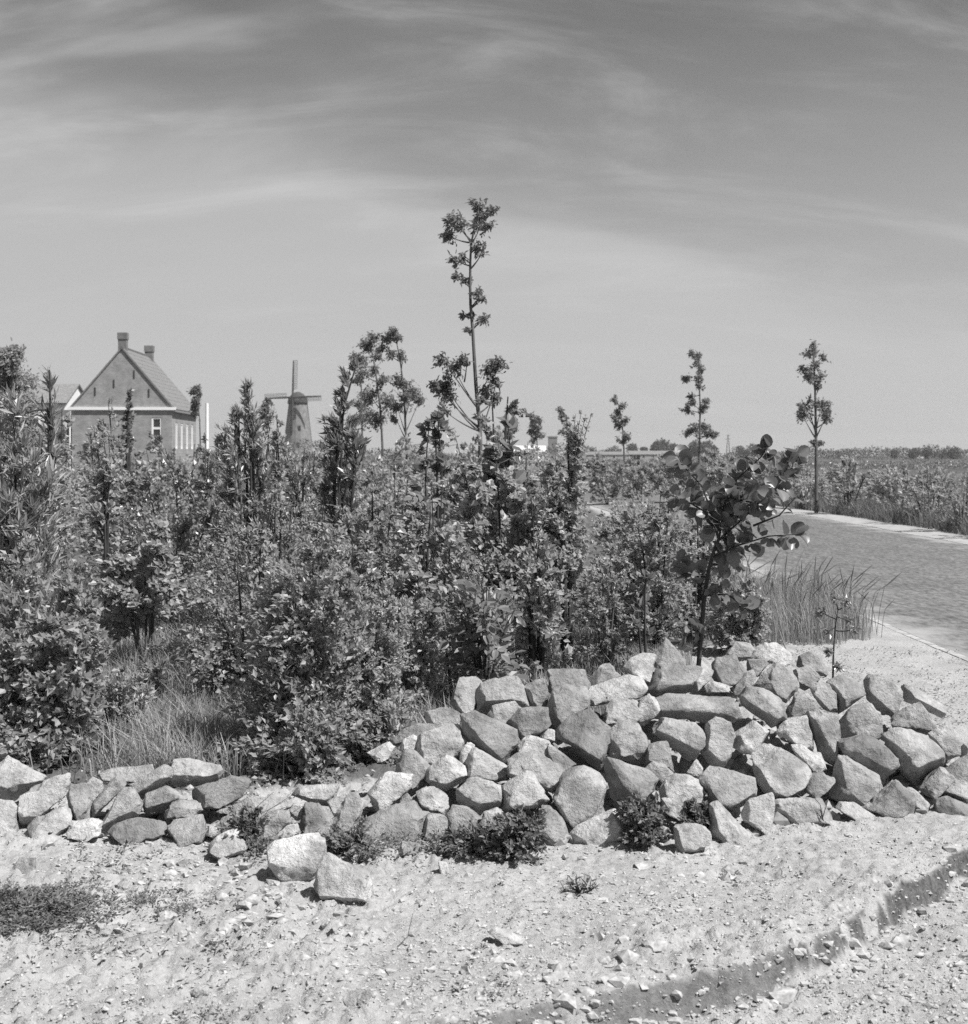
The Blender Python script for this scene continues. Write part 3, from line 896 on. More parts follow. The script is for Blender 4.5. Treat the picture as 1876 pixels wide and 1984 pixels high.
S('C', 'm', "1238,858 1290,830 1330,850 1300,885 1250,885", "grey pebble beside the white cube", 'Go', "pebble", LG)

# ------------------------------------------------------------------ plants
def unit(v):
    return v / (np.linalg.norm(v, axis=-1, keepdims=True) + 1e-9)


def leaf_geo(pos, ax, nr, ln, wd, kind='fold', droop=.12):
    a = unit(ax); b = unit(np.cross(nr, a)); n = np.cross(a, b)
    ln = np.asarray(ln)[:, None]; wd = np.asarray(wd)[:, None]
    if kind == 'fold':
        tpl = [(0, 0, 0), (.42, .5, .16), (1, 0, -droop), (.42, -.5, .16)]
        fc = np.array([(0, 1, 2), (0, 2, 3)])
    else:
        tpl = [(0, 0, 0), (.22, .44, .13), (.62, .46, .12), (1, 0, -droop), (.62, -.46, .12), (.22, -.44, .13)]
        fc = np.array([(0, 1, 2, 3), (0, 3, 4, 5)])
    V = np.stack([pos + a * ln * u + b * wd * v + n * (wd * w if i not in (3,) or kind == 'fold' and w >= 0 else ln * w) for i, (u, v, w) in enumerate(tpl)], 1)
    k = len(tpl)
    F = (np.arange(len(pos))[:, None, None] * k + fc[None]).reshape(-1, fc.shape[1])
    return V.reshape(-1, 3), F


WIND = np.array([-.32, .05, 0.0])


def bez(a, b, c, n):
    t = np.linspace(0, 1, n)[:, None]
    return (1 - t) ** 2 * a + 2 * t * (1 - t) * b + t * t * c


def shrub(name, label, xv, Y, top, hw, seed, mat='leaf', bark='bark', stems=7, twigs=22, lpt=22, ll=.032, lw=.55, kind='fold',
          low=.12, lean=0.0, cat="shrub", group=None, upright=.35, shape=1.0, zbase=None, droop=.12, axup=.1, spike=0.0, bare=0):
    r = np.random.default_rng(seed)
    X = (xv - HX) / FV * Y
    z0 = float(ground_z(np.array([X]), np.array([Y]), False)[0]) if zbase is None else zbase
    h = CH - (top - HY) / FV * Y - z0
    R = hw / FV * Y
    th = thing(name, (X, Y, z0), label, cat, group)
    mb = MB()
    P0, P1 = [], []
    for s in range(stems):
        an = 2 * np.pi * (s + r.uniform(-.35, .35)) / max(stems, 1)
        rad = R * (r.uniform(.25, .8) if s else r.uniform(0, .15)) * shape
        hh = h * (1 - .38 * (rad / (R + 1e-6)) ** 1.3) * r.uniform(.86, 1.0) * (1 if s else 1.02)
        e = np.array([np.cos(an) * rad + lean * h, np.sin(an) * rad, hh])
        b0 = np.array([np.cos(an), np.sin(an), 0]) * min(.05, R * .12)
        mid = b0 + (e - b0) * np.array([.3, .3, .6]) + r.normal(0, .03, 3) * h
        pts = bez(b0 + [0, 0, -.03], mid, e, 7)
        r0 = (.006 + .009 * h) * r.uniform(.7, 1.1)
        mb.tube(pts, np.linspace(r0, r0 * .22, 7), 5, False)
        nt_ = max(3, int(twigs * .72 * r.uniform(.8, 1.2)))
        for q in range(nt_):
            t = low + (1 - low) * ((q + r.uniform(0, 1)) / nt_)
            i = t * 6; i0 = min(int(i), 5); p = pts[i0] + (pts[i0 + 1] - pts[i0]) * (i - i0)
            out = p * [1, 1, 0] - [lean * h * t, 0, 0]
            d = unit(unit(out + 1e-4) * .8 + r.normal(0, .65, 3) + [0, 0, upright + .5 * spike * t]) + WIND * .35
            ln = (R * .62 * (1.15 - .75 * t) + .05) * r.uniform(.5, 1.15)
            if t > .93: ln *= .6
            P0.append(p); P1.append(p + d * ln)
    P0 = np.array(P0); P1 = np.array(P1)
    P1[:, 2] = np.maximum(P1[:, 2], .04)
    nb = min(len(P0), 170)
    for a, b in zip(P0[:nb * 3:1][:nb], P1[:nb]):
        mb.tube(np.stack([a, (a + b) / 2 + r.normal(0, .01, 3), b]), [.0035, .0025, .001], 3, False)
    shoots = []
    for q in range(bare):
        an = r.uniform(0, 6.28)
        a = np.array([np.cos(an) * R * .3, np.sin(an) * R * .3, h * .82]); b = a + [np.cos(an) * R * .5 + WIND[0] * .1, np.sin(an) * R * .4, h * .2]
        mb.tube(bez(a, (a + b) / 2 + [0, 0, .04], b, 4), np.linspace(.005, .0015, 4), 4, False)
        shoots.append((a, b))
    mb.build("branches", M[bark], th, True)
    lpt = int(lpt * 1.55); n = len(P0) * lpt
    ti = r.integers(0, len(P0), n); t = (.18 + .88 * r.uniform(0, 1, n) ** .8)[:, None]
    pos = P0[ti] + (P1[ti] - P0[ti]) * t
    tl = np.linalg.norm(P1[ti] - P0[ti], axis=1, keepdims=True)
    pos = pos + r.normal(0, .085, (n, 3)) * tl
    if shoots:
        m = 26 * len(shoots); si = r.integers(0, len(shoots), m); tt = r.uniform(0, 1, m)[:, None]
        A = np.array([s[0] for s in shoots]); B = np.array([s[1] for s in shoots])
        pos = np.concatenate([pos, A[si] + (B[si] - A[si]) * tt + r.normal(0, .008, (m, 3))]); ti = np.concatenate([ti, r.integers(0, len(P0), m)]); n += m
    pos[:, 2] = np.maximum(pos[:, 2], .015)
    out = unit(pos * [1, 1, .3])
    ax = unit(P1[ti] - P0[ti]) * .55 + out * .25 + r.normal(0, .6, (n, 3)) + WIND * .9 + [0, 0, axup]
    nr = r.normal(0, .55, (n, 3)) + [0, 0, .5] + np.array(SDIR) * .5 + out * .2
    L_ = ll * 1.12 * r.uniform(.55, 1.3, n)
    V, F = leaf_geo(pos, ax, nr, L_, L_ * lw, kind, droop)
    link("crown", mesh_np("crown", V, F, M[mat]), th)
    return th


# --- single shrubs that stand out
B_ = shrub
B_("shrub", "low spreading shrub with pale bare stems behind the left border stones", 95, 6.45, 1085, 138, 1, 'leaf', 'dry', stems=12, twigs=34, lpt=34, ll=.036, low=.10, shape=1.15, lw=.7)
B_("shrub", "wind-blown shrub with tiny leaves leaning over the low left stones", 580, 6.35, 1035, 145, 2, 'leaf', stems=12, twigs=40, lpt=32, ll=.031, lean=.10, low=.03, shape=1.1)
B_("shrub", "loose fine-leaved branch mass right of the leaning shrub, over the stone slope", 730, 6.7, 1120, 110, 3, 'leaf_pale', stems=9, twigs=28, lpt=34, ll=.026, low=.03)
B_("shrub", "bright-leaved round shrub in the grass, left of centre", 285, 9.2, 1000, 92, 4, 'leaf_pale', stems=7, twigs=22, lpt=24, ll=.046, lw=.75, kind='oval', low=.35)
B_("shrub", "tall pale-leaved shrub in the centre behind the broad-leaved bush", 960, 9.6, 850, 112, 5, 'leaf_pale', 'bark_dark', stems=7, twigs=30, lpt=26, ll=.045, lw=.75, kind='oval', low=.25, lean=-.03)
B_("shrub", "slender hawthorn with bare twigs on top and two dark stems", 1098, 9.3, 812, 74, 6, 'leaf_pale', 'bark_dark', stems=6, twigs=44, lpt=32, ll=.032, lw=.8, low=.3, bare=5, spike=.8)
B_("shrub", "glossy small-leaved shrub left of the alder", 1268, 9.8, 935, 95, 7, 'leaf', 'bark_dark', stems=8, twigs=26, lpt=26, ll=.034, lw=.65, low=.12)
B_("shrub", "dark low shrub behind the alder's stem", 1440, 9.9, 1110, 62, 8, 'leaf', 'bark_dark', stems=8, twigs=24, lpt=26, ll=.034, lw=.6, low=.05)
B_("shrub", "upright shrub behind the alder's leafy head", 1400, 10.9, 930, 70, 9, 'leaf', stems=6, twigs=22, lpt=24, ll=.034, low=.1)
B_("shrub", "shrub with pale new leaves below the slender hawthorn", 1180, 9.0, 1060, 75, 10, 'leaf', stems=6, twigs=18, lpt=22, ll=.03, low=.08)
B_("willow_bush", "tall willow bush bowed by wind at the left border", 35, 7.6, 760, 135, 11, 'leaf_willow', 'bark_dark', stems=11, twigs=36, lpt=24, ll=.085, lw=.17, low=.15, lean=-.03, upright=.9, axup=.35, cat="willow", spike=.8)
B_("willow_bush", "slim willow with its tip bent over, left of the windmill", 482, 10.4, 705, 54, 12, 'leaf_willow', 'bark_dark', stems=8, twigs=38, lpt=18, ll=.06, lw=.22, low=.2, upright=1.0, axup=.4, cat="willow", spike=1.0, lean=-.02)
B_("willow_bush", "willow shoots rising in front of the pale house at far left", 92, 8.4, 695, 26, 13, 'leaf_willow', 'bark_dark', stems=3, twigs=26, lpt=8, ll=.085, lw=.2, low=.45, upright=1.0, axup=.4, cat="willow", spike=1.2)
B_("shrub", "pointed dark-leaved shrub right of the windmill, tilted stem", 655, 11.4, 695, 50, 14, 'leaf_dark', 'bark_dark', stems=5, twigs=34, lpt=14, ll=.075, lw=.33, low=.3, upright=.9, axup=.4, spike=1.0, lean=.06)
B_("shrub", "short bushy shrub directly below the windmill", 585, 12.5, 838, 45, 15, 'leaf_dark', stems=6, twigs=20, lpt=22, ll=.045, lw=.35, low=.15, upright=.6)
B_("shrub", "dark round-leaved young tree left of the tall ash sapling", 846, 12.5, 760, 40, 16, 'leaf_dark', 'bark_dark', stems=3, twigs=20, lpt=9, ll=.075, lw=.75, kind='oval', low=.4, upright=.6)
B_("shrub", "round-leaved shoots in front of the ash sapling's base", 985, 10.4, 806, 60, 17, 'leaf_dark', 'bark_dark', stems=5, twigs=12, lpt=7, ll=.09, lw=.85, kind='oval', low=.55, upright=.7)
B_("shrub", "thin young tree with a visible dark stem before the brick house", 207, 9.2, 868, 48, 18, 'leaf_pale', 'bark_dark', stems=2, twigs=26, lpt=14, ll=.045, lw=.75, kind='oval', low=.5)
B_("shrub", "narrow dark sapling standing against the brick house's roof", 247, 17, 715, 19, 19, 'leaf_dark', 'bark_dark', stems=3, twigs=44, lpt=22, ll=.055, lw=.4, low=.4, upright=.7)
B_("shrub", "feathery shrub right of the brick house", 415, 14, 810, 48, 20, 'leaf', stems=6, twigs=22, lpt=20, ll=.045, lw=.45, low=.15, upright=.7, spike=.6)
B_("shrub", "sparse shrub covering the lower front of the brick house", 205, 15, 765, 50, 21, 'leaf_pale', stems=7, twigs=26, lpt=18, ll=.045, lw=.6, low=.2, upright=.7, spike=.7)
B_("shrub", "small dark sapling with drooping leaves on the sand edge right of the slender hawthorn", 1250, 8.9, 1090, 34, 22, 'leaf_dark', 'bark_dark', stems=2, twigs=14, lpt=9, ll=.05, lw=.7, kind='oval', low=.35)
B_("shrub", "dark shrub beneath the windmill's left sail", 520, 9.4, 905, 80, 23, 'leaf', 'bark_dark', stems=7, twigs=24, lpt=24, ll=.036, lw=.5, low=.1)
B_("shrub", "broad shrub with scattered bright leaves in the middle of the thicket", 715, 9.6, 930, 105, 24, 'leaf', 'bark_dark', stems=8, twigs=26, lpt=24, ll=.04, lw=.6, low=.1)
B_("shrub", "dense shrub under the tall ash sapling", 835, 8.8, 960, 90, 25, 'leaf_pale', 'bark_dark', stems=8, twigs=24, lpt=24, ll=.042, lw=.7, kind='oval', low=.1)
B_("shrub", "dark dense shrub at the left border below the willow", 30, 6.9, 1010, 130, 26, 'leaf', 'bark_dark', stems=8, twigs=28, lpt=26, ll=.034, low=.08)
B_("shrub", "airy shrub filling the dip between the leaning shrub and the centre", 610, 8.0, 1000, 110, 28, 'leaf', 'bark_dark', stems=8, twigs=26, lpt=26, ll=.034, lw=.6, low=.08)
B_("shrub", "shrub with light leaf tips left of the broad-leaved bush", 800, 7.6, 1120, 75, 29, 'leaf_pale', stems=6, twigs=20, lpt=22, ll=.034, lw=.7, low=.05)
B_("shrub", "shrub with light leaves right of the broad-leaved bush", 1040, 8.6, 1010, 70, 30, 'leaf_pale', 'bark_dark', stems=6, twigs=20, lpt=22, ll=.04, lw=.75, low=.1)

B_("shrub", "low dark undergrowth right under the leaning shrub, touching the stones", 585, 6.15, 1390, 120, 31, 'leaf', 'bark_dark', stems=10, twigs=18, lpt=24, ll=.032, lw=.6, low=.02)
B_("shrub", "low undergrowth where the stone slope begins to rise", 735, 6.5, 1375, 75, 33, 'leaf', 'bark_dark', stems=8, twigs=16, lpt=22, ll=.032, lw=.6, low=.02)
B_("shrub", "low undergrowth behind the stones at the left border", 25, 6.3, 1370, 100, 34, 'leaf', 'bark_dark', stems=8, twigs=16, lpt=22, ll=.034, lw=.6, low=.02)
B_("shrub", "leafy shrub filling the space just left behind the alder's stem", 1345, 10.3, 955, 62, 35, 'leaf', 'bark_dark', stems=7, twigs=22, lpt=22, ll=.034, lw=.65, low=.05)
# --- thicket behind: many low shrubs nobody could tell apart
fr = np.random.default_rng(77)
rows = [8.0, 8.9, 9.9, 11.0, 12.3, 13.8, 15.5, 17.5, 20.0, 23.0, 27.0]
EXC = [(205, 480, 10.4), (1030, 1320, 9.4), (690, 830, 8.6)]
k = 0
for ri, Yr in enumerate(rows):
    sp = .085 * Yr + .05
    xr = min(2.1 if Yr < 10.5 else 2.7, .364 * Yr + .3)
    xl = -.364 * Yr - .3
    n = int((xr - xl) / sp)
    for j in range(n):
        X = xl + (j + fr.uniform(.2, .8)) * sp
        Y = Yr + fr.uniform(-.35, .35) * (.3 + .05 * Yr)
        xv = HX + X / Y * FV
        if any(a < xv < b and Y < c for a, b, c in EXC) or xv > 1375:
            continue
        if Y > 17 and xv > 1130:
            continue
        h = fr.uniform(.85, 1.3) if Y < 12 else (fr.uniform(1.05, 1.6) if Y < 17 else fr.uniform(1.15, 1.95))
        tall = fr.uniform() < .10 and Y > 11 and xv < 1100
        if tall: h = fr.uniform(1.75, 2.25)
        if xv > 1130: h = min(h, CH - 85 / FV * Y)
        if xv < 230: h *= 1.12
        top = HY + (CH - h) / Y * FV
        k += 1
        mi = [0, 1, 2, 2, 3][fr.integers(0, 5)]
        mt = ['leaf', 'leaf', 'leaf_pale', 'leaf_dark'][mi]
        where = "below the willow at the left border" if xv < 130 else "below the brick house" if xv < 330 else "below the white post" if xv < 440 else "around the slim willow" if xv < 535 else "below the windmill" if xv < 620 else \
            "around the pointed dark shrub" if xv < 690 else "below the trio of hazy saplings" if xv < 825 else "at the foot of the tall ash sapling" if xv < 1000 else "around the slender hawthorn" if xv < 1150 else "between hawthorn and alder"
        lab = ["mid-grey", "mid-toned", "pale-leaved", "dark-leaved"][mi] + (" narrow upright thicket shrub " if tall else " low thicket shrub ") + where + (", front rows" if Y < 10.5 else ", middle rows" if Y < 15 else ", back rows")
        B_("shrub", lab, xv, Y, top, sp * (.42 if tall else .55 if xv > 1130 else .80) / Y * FV, 500 + k, mt, 'bark_dark',
           stems=6, twigs=20 if Y < 14 else 12, lpt=24 if Y < 14 else 19, ll=(.0034 * Y) * fr.uniform(.85, 1.2), lw=fr.uniform(.5, .85), low=.03,
           group="shrubs massed inside the thicket", upright=fr.uniform(.1, .5), spike=fr.uniform(0, .25))
# --- planted strip across the road
k = 0
for Yr in [19, 21.2, 23.5, 26, 29, 32.5, 36.5, 41, 46, 52, 58]:
    for X0 in (9.4, 10.3, 11.4, 12.6):
        X = X0 + fr.uniform(-.4, .4) + road_center(Yr) - 5.85
        Y = Yr + fr.uniform(-.7, .7)
        xv = HX + X / Y * FV
        if xv > 1990:
            continue
        k += 1
        h = fr.uniform(1.05, 1.5) * (1.0 if X0 < 12 else .8)
        B_("shrub", "small shrub in the planted strip across the road, " + ("roadside row" if X0 < 10 else "second row" if X0 < 11 else "third row" if X0 < 12 else "rear row") + (", near end" if Yr < 25 else ", middle" if Yr < 40 else ", far end"), xv, Y, HY + (CH - h) / Y * FV, .72 / Y * FV, 900 + k, ['leaf', 'leaf_pale', 'leaf'][fr.integers(0, 3)], 'bark_dark',
           stems=6, twigs=9, lpt=15, ll=.0033 * Y, lw=.45, low=.08, group="shrubs planted across the road", upright=.8, spike=.5)
# far shrubs left of the road bend and along it
for q, (xv, Y, h, hw, lb) in enumerate([(1180, 40, 1.35, 55, "first shrub right of the slender hawthorn, beyond the road bend"), (1240, 44, 1.3, 55, "hazy shrub below the low white buildings, beyond the road bend"), (1300, 41, 1.25, 50, "hazy shrub left behind the alder's head, beyond the road"),
                                        (1215, 58, 1.4, 40, "far shrub at the foot of the small bent roadside sapling"), (1280, 62, 1.3, 45, "far shrub in front of the dark wood"), (1345, 60, 1.2, 40, "far shrub at the foot of the tufted roadside sapling"),
                                        (1410, 64, 1.4, 40, "far shrub below the lattice mast"), (1465, 66, 1.5, 36, "far shrub directly behind the alder's right leaves"), (1150, 75, 1.5, 34, "farthest shrub beside the slender hawthorn's top"), (1380, 90, 1.6, 40, "farthest shrub right of the tufted roadside sapling")]):
    B_("shrub", lb, xv, Y, HY + (CH - h) / Y * FV, hw, 1200 + q, 'leaf', 'bark_dark', stems=6, twigs=12, lpt=16, ll=.0033 * Y, lw=.5, low=.05,
       group="shrubs beyond the road bend", upright=.6)


# --- saplings with clumped crowns
def sapling(name, label, Y, trunk, r0, branches, seed, mat='leaf_ash', ll=.075, lw=.42, dens=1.0, zdown=0.0, group=None, bark='bark', cat="tree", per_branch=True):
    r = np.random.default_rng(seed)
    P = np.array([at(x, y, Y) for x, y in trunk])
    base = P[0].copy(); base[2] = zdown
    th = thing(name, base, label, cat, group)
    full = np.concatenate([[base], P]) - base
    t = np.linspace(0, 1, 14) * (len(full) - 1)
    i0 = np.minimum(t.astype(int), len(full) - 2)
    sm = full[i0] + (full[i0 + 1] - full[i0]) * (t - i0)[:, None]
    MB().tube(sm, np.linspace(r0, r0 * .25, 14), 8, False).build("trunk", M[bark], th, True)
    pos, ax = [], []
    for (x0, y0, x1, y1, cr) in branches:
        dz = r.uniform(-1, 1) * cr / FV * Y * 1.2
        a = at(x0, y0, Y) - base; b = at(x1, y1, Y) - base + [0, dz, 0]
        R = cr / FV * Y
        ln = np.linalg.norm(b - a)
        if ln > .04:
            mid = (a + b) / 2 + np.array([0, 0, -.08 * ln]) + r.normal(0, .03, 3) * ln
            pts = bez(a, mid, b, 6)
            mb = MB().tube(pts, np.linspace(max(r0 * .42, .004), .003, 6), 5, False)
        else:
            mb = MB().tube(np.stack([a, b]), [.004, .002], 4, False)
        nt_ = max(5, int(14 * dens * (cr / 22)))
        for q in range(nt_):
            d = unit(r.normal(0, 1, 3) + [0, 0, .3] + WIND) * R * r.uniform(.35, 1.3)
            p1 = b + d * [1, 1, .85]
            mb.tube(np.stack([b + r.normal(0, .1, 3) * R, p1]), [.003, .0012], 3, False)
            m = max(9, int(dens * 20 * (R / .13) ** .7))
            tt = r.uniform(.3, 1.1, m)[:, None]
            pos.append(b + (p1 - b) * tt + r.normal(0, .2, (m, 3)) * R)
            ax.append(np.repeat(unit(d)[None], m, 0))
        mb.build("branch", M[bark], th, True)
    pos = np.concatenate(pos); ax = np.concatenate(ax)
    n = len(pos)
    ax = ax * .2 + r.normal(0, .6, (n, 3)) + WIND * 1.3 + [0, 0, -.2]
    nr = r.normal(0, .6, (n, 3)) + [0, 0, .5] + np.array(SDIR) * .4
    L_ = ll * r.uniform(.4, .9, n)
    V, F = leaf_geo(pos, ax, nr, L_, L_ * lw, 'fold' if ll < .06 else 'oval')
    link("crown", mesh_np("crown", V, F, M[mat]), th)
    return th


sapling("ash_sapling", "tall slender ash sapling rising above everything in the centre", 15,
        [(932, 840), (927, 800), (921, 730), (917, 650), (911, 580), (911, 520), (913, 470), (922, 430), (930, 392)], .027,
        [(915, 468, 880, 424, 20), (913, 470, 872, 455, 20), (912, 468, 893, 438, 17), (915, 470, 930, 440, 16), (922, 440, 955, 408, 14), (926, 430, 928, 398, 15), (926, 420, 936, 415, 16), (930, 455, 951, 440, 11),
         (914, 480, 932, 483, 16), (913, 520, 935, 490, 10), (913, 515, 885, 505, 13), (912, 510, 898, 500, 10), (911, 555, 888, 540, 12), (911, 560, 905, 543, 11), (913, 595, 932, 572, 14), (912, 598, 935, 580, 10), (914, 640, 935, 618, 13), (912, 615, 920, 610, 9), (911, 615, 901, 612, 6), (912, 650, 908, 640, 5),
         (926, 790, 880, 712, 20), (925, 790, 862, 700, 14), (900, 740, 905, 700, 14), (928, 830, 865, 750, 24), (926, 825, 848, 748, 16), (928, 835, 872, 770, 18), (928, 835, 860, 795, 14), (922, 770, 955, 718, 24), (924, 780, 968, 708, 18), (926, 790, 945, 760, 16), (930, 800, 960, 772, 15), (930, 838, 962, 742, 14)],
        41, ll=.075, dens=1.0)
for nm, lb, Y, tr, r0, br, sd in [
    ("ash_sapling", "leftmost stem of the trio of hazy saplings right of the windmill", 31, [(742, 880), (738, 800), (728, 720), (715, 655)], .035,
     [(735, 790, 720, 770, 22), (738, 800, 755, 780, 20), (736, 815, 730, 815, 22), (730, 740, 705, 725, 17), (730, 735, 742, 740, 15), (722, 690, 700, 695, 16), (720, 690, 735, 690, 13), (716, 665, 715, 668, 20), (716, 660, 728, 655, 15), (724, 715, 725, 715, 14), (735, 775, 700, 790, 15)], 42),
    ("ash_sapling", "tallest stem of the trio of hazy saplings right of the windmill", 29, [(789, 880), (786, 830), (783, 760), (776, 700), (765, 645)], .035,
     [(786, 840, 770, 790, 15), (786, 838, 812, 775, 18), (786, 835, 790, 775, 18), (785, 810, 800, 762, 15), (784, 770, 775, 740, 16), (782, 750, 786, 745, 14), (778, 715, 780, 690, 12), (775, 700, 760, 690, 12), (770, 665, 755, 655, 16), (768, 660, 765, 645, 14), (768, 665, 776, 655, 10), (770, 680, 745, 675, 11), (786, 850, 768, 812, 12)], 43),
    ("ash_sapling", "lowest crowned stem of the trio of hazy saplings, beside the pointed shrub", 36, [(703, 880), (701, 800), (700, 740), (697, 690)], .033,
     [(701, 810, 690, 815, 22), (701, 800, 715, 810, 18), (700, 750, 695, 740, 15), (700, 770, 708, 765, 13), (699, 720, 700, 705, 17), (698, 700, 690, 690, 13), (701, 830, 680, 835, 16)], 44)]:
    sapling(nm, lb, Y, tr, r0, br, sd, ll=.10, dens=1.1, group="hazy saplings right of the windmill", mat='leaf_ash')
# roadside saplings
sapling("roadside_tree", "roadside sapling nearest on the far side of the road, with a wide lower crown", 34,
        [(1582, 890), (1581, 830), (1580, 770), (1578, 710), (1575, 675)], .05,
        [(1581, 850, 1560, 805, 15), (1581, 850, 1602, 800, 16), (1581, 840, 1570, 790, 15), (1581, 840, 1592, 785, 16), (1581, 830, 1552, 790, 12), (1581, 830, 1608, 812, 12), (1581, 870, 1575, 858, 7), (1581, 870, 1592, 858, 7),
         (1580, 760, 1570, 735, 15), (1580, 750, 1588, 735, 14), (1579, 725, 1562, 715, 13), (1578, 715, 1582, 712, 14), (1577, 700, 1566, 688, 12), (1577, 695, 1582, 682, 12), (1576, 685, 1574, 672, 10), (1578, 705, 1594, 692, 10), (1579, 770, 1590, 752, 9), (1580, 785, 1572, 776, 8)],
        51, ll=.11, dens=1.0, group="trees along the road")
sapling("roadside_tree", "roadside sapling above the alder, its crown broken into separate tufts", 50,
        [(1355, 905), (1356, 850), (1357, 790), (1355, 740), (1352, 685)], .055,
        [(1356, 850, 1338, 838, 12), (1356, 850, 1375, 840, 14), (1356, 845, 1385, 845, 11), (1356, 835, 1345, 830, 12), (1356, 830, 1368, 828, 13), (1357, 800, 1335, 792, 11), (1357, 795, 1345, 783, 10), (1357, 795, 1368, 790, 13), (1357, 780, 1370, 778, 9), (1356, 765, 1342, 768, 7),
         (1355, 738, 1334, 734, 13), (1356, 735, 1358, 735, 12), (1355, 720, 1362, 715, 12), (1354, 705, 1350, 705, 11), (1353, 695, 1356, 692, 11), (1352, 690, 1345, 686, 9), (1356, 750, 1358, 748, 9)],
        52, ll=.15, dens=1.0, group="trees along the road")
sapling("roadside_tree", "small bent roadside sapling left of the low white buildings", 62,
        [(1210, 890), (1208, 850), (1205, 810), (1196, 775)], .05,
        [(1209, 860, 1216, 848, 11), (1209, 865, 1202, 858, 9), (1207, 830, 1200, 822, 12), (1206, 825, 1210, 818, 10), (1203, 800, 1198, 800, 11), (1200, 790, 1204, 786, 9), (1197, 780, 1195, 775, 9), (1204, 810, 1196, 812, 9)],
        53, ll=.19, dens=1.0, group="trees along the road")
for q, (xv, Y, y0, y1, lb) in enumerate([(1096, 80, 795, 880, "roadside sapling seen through the slender hawthorn's twigs"), (1038, 95, 803, 880, "far roadside sapling leaning over the white barn"), (990, 108, 790, 880, "far roadside sapling just right of the tall ash sapling"),
                                       (385, 70, 750, 880, "round-topped sapling beside the white post"), (517, 75, 775, 880, "thin sapling behind the slim willow, left of the windmill")]):
    brs = [(xv, y, xv + fr.uniform(-8, 8), y - 4, fr.uniform(8, 12)) for y in np.linspace(y0 + 8, y0 + 55, 7)]
    sapling("roadside_tree" if q < 3 else "sapling", lb, Y, [(xv + 4, y1), (xv + 2, (y0 + y1) / 2), (xv - 3, y0 + 4)], .06, brs, 60 + q, ll=.003 * Y, dens=1.0, group="trees along the road" if q < 3 else None)
# dense round tree at the far left
sapling("tree", "dense round-topped tree behind the willow at the left border", 16, [(25, 950), (22, 850), (22, 760), (22, 700)], .06,
        [(24, 860, 0, 780, 34), (24, 860, 45, 790, 32), (22, 820, 22, 740, 34), (22, 780, 8, 705, 26), (22, 780, 34, 700, 24), (22, 760, 22, 690, 20), (24, 880, -15, 840, 34), (24, 880, 55, 850, 34), (24, 870, 20, 820, 36)], 70, ll=.075, dens=2.2, mat='leaf')


# --- alder: every leaf its own part
def alder_leaf_mesh(seed):
    r = np.random.default_rng(seed)
    us = np.array([0, .12, .32, .55, .78, .93, 1.0]); vs = np.linspace(-1, 1, 7)
    wdt = np.array([.06, .55, .92, 1.0, .80, .45, .10]) * .47
    V = []
    curl = r.uniform(.2, 1.1); bend = r.uniform(-.35, .55)
    for u, w in zip(us, wdt):
        for v in vs:
            pl = .018 * math.cos((u - abs(v) * .25) * 38) * abs(v)
            V.append((v * w + r.normal(0, .006), u + .06 * abs(v) - .05 * v * v, curl * .4 * (abs(v) ** 1.5) * w + pl - bend * u * u))
    i = np.arange(49).reshape(7, 7)
    F = np.stack([i[:-1, :-1], i[:-1, 1:], i[1:, 1:], i[1:, :-1]], -1).reshape(-1, 4)
    return mesh_np("leaf", np.array(V) - [0, 0, 0], F, M['leaf_alder'], True)


M['leaf_alder'] = leaf_mat("alder_leaf", .08, .22, rough=.36, spec=.6, trans=.3, tcol=.2, per_object=True)
ALD = [alder_leaf_mesh(s) for s in range(6)]


def place_leaf(parent, me, p, ax, nr, s):
    a = Vector(ax).normalized(); b = Vector(nr).cross(a).normalized() * -1
    n = a.cross(b) * -1
    from mathutils import Matrix
    R = Matrix((b, a, n)).transposed()
    if R.determinant() < 0:
        R = Matrix((-b, a, n)).transposed()
    o = link("leaf", me, parent, Vector(p))
    o.rotation_euler = R.to_euler()
    o.scale = (s, s, s)
    return o


def zc(x, y, Y):      # zoom coordinates of the right middle part
    return at((1650 + x * .4813) * .7348, (850 + y * .4811) * .7348, Y)


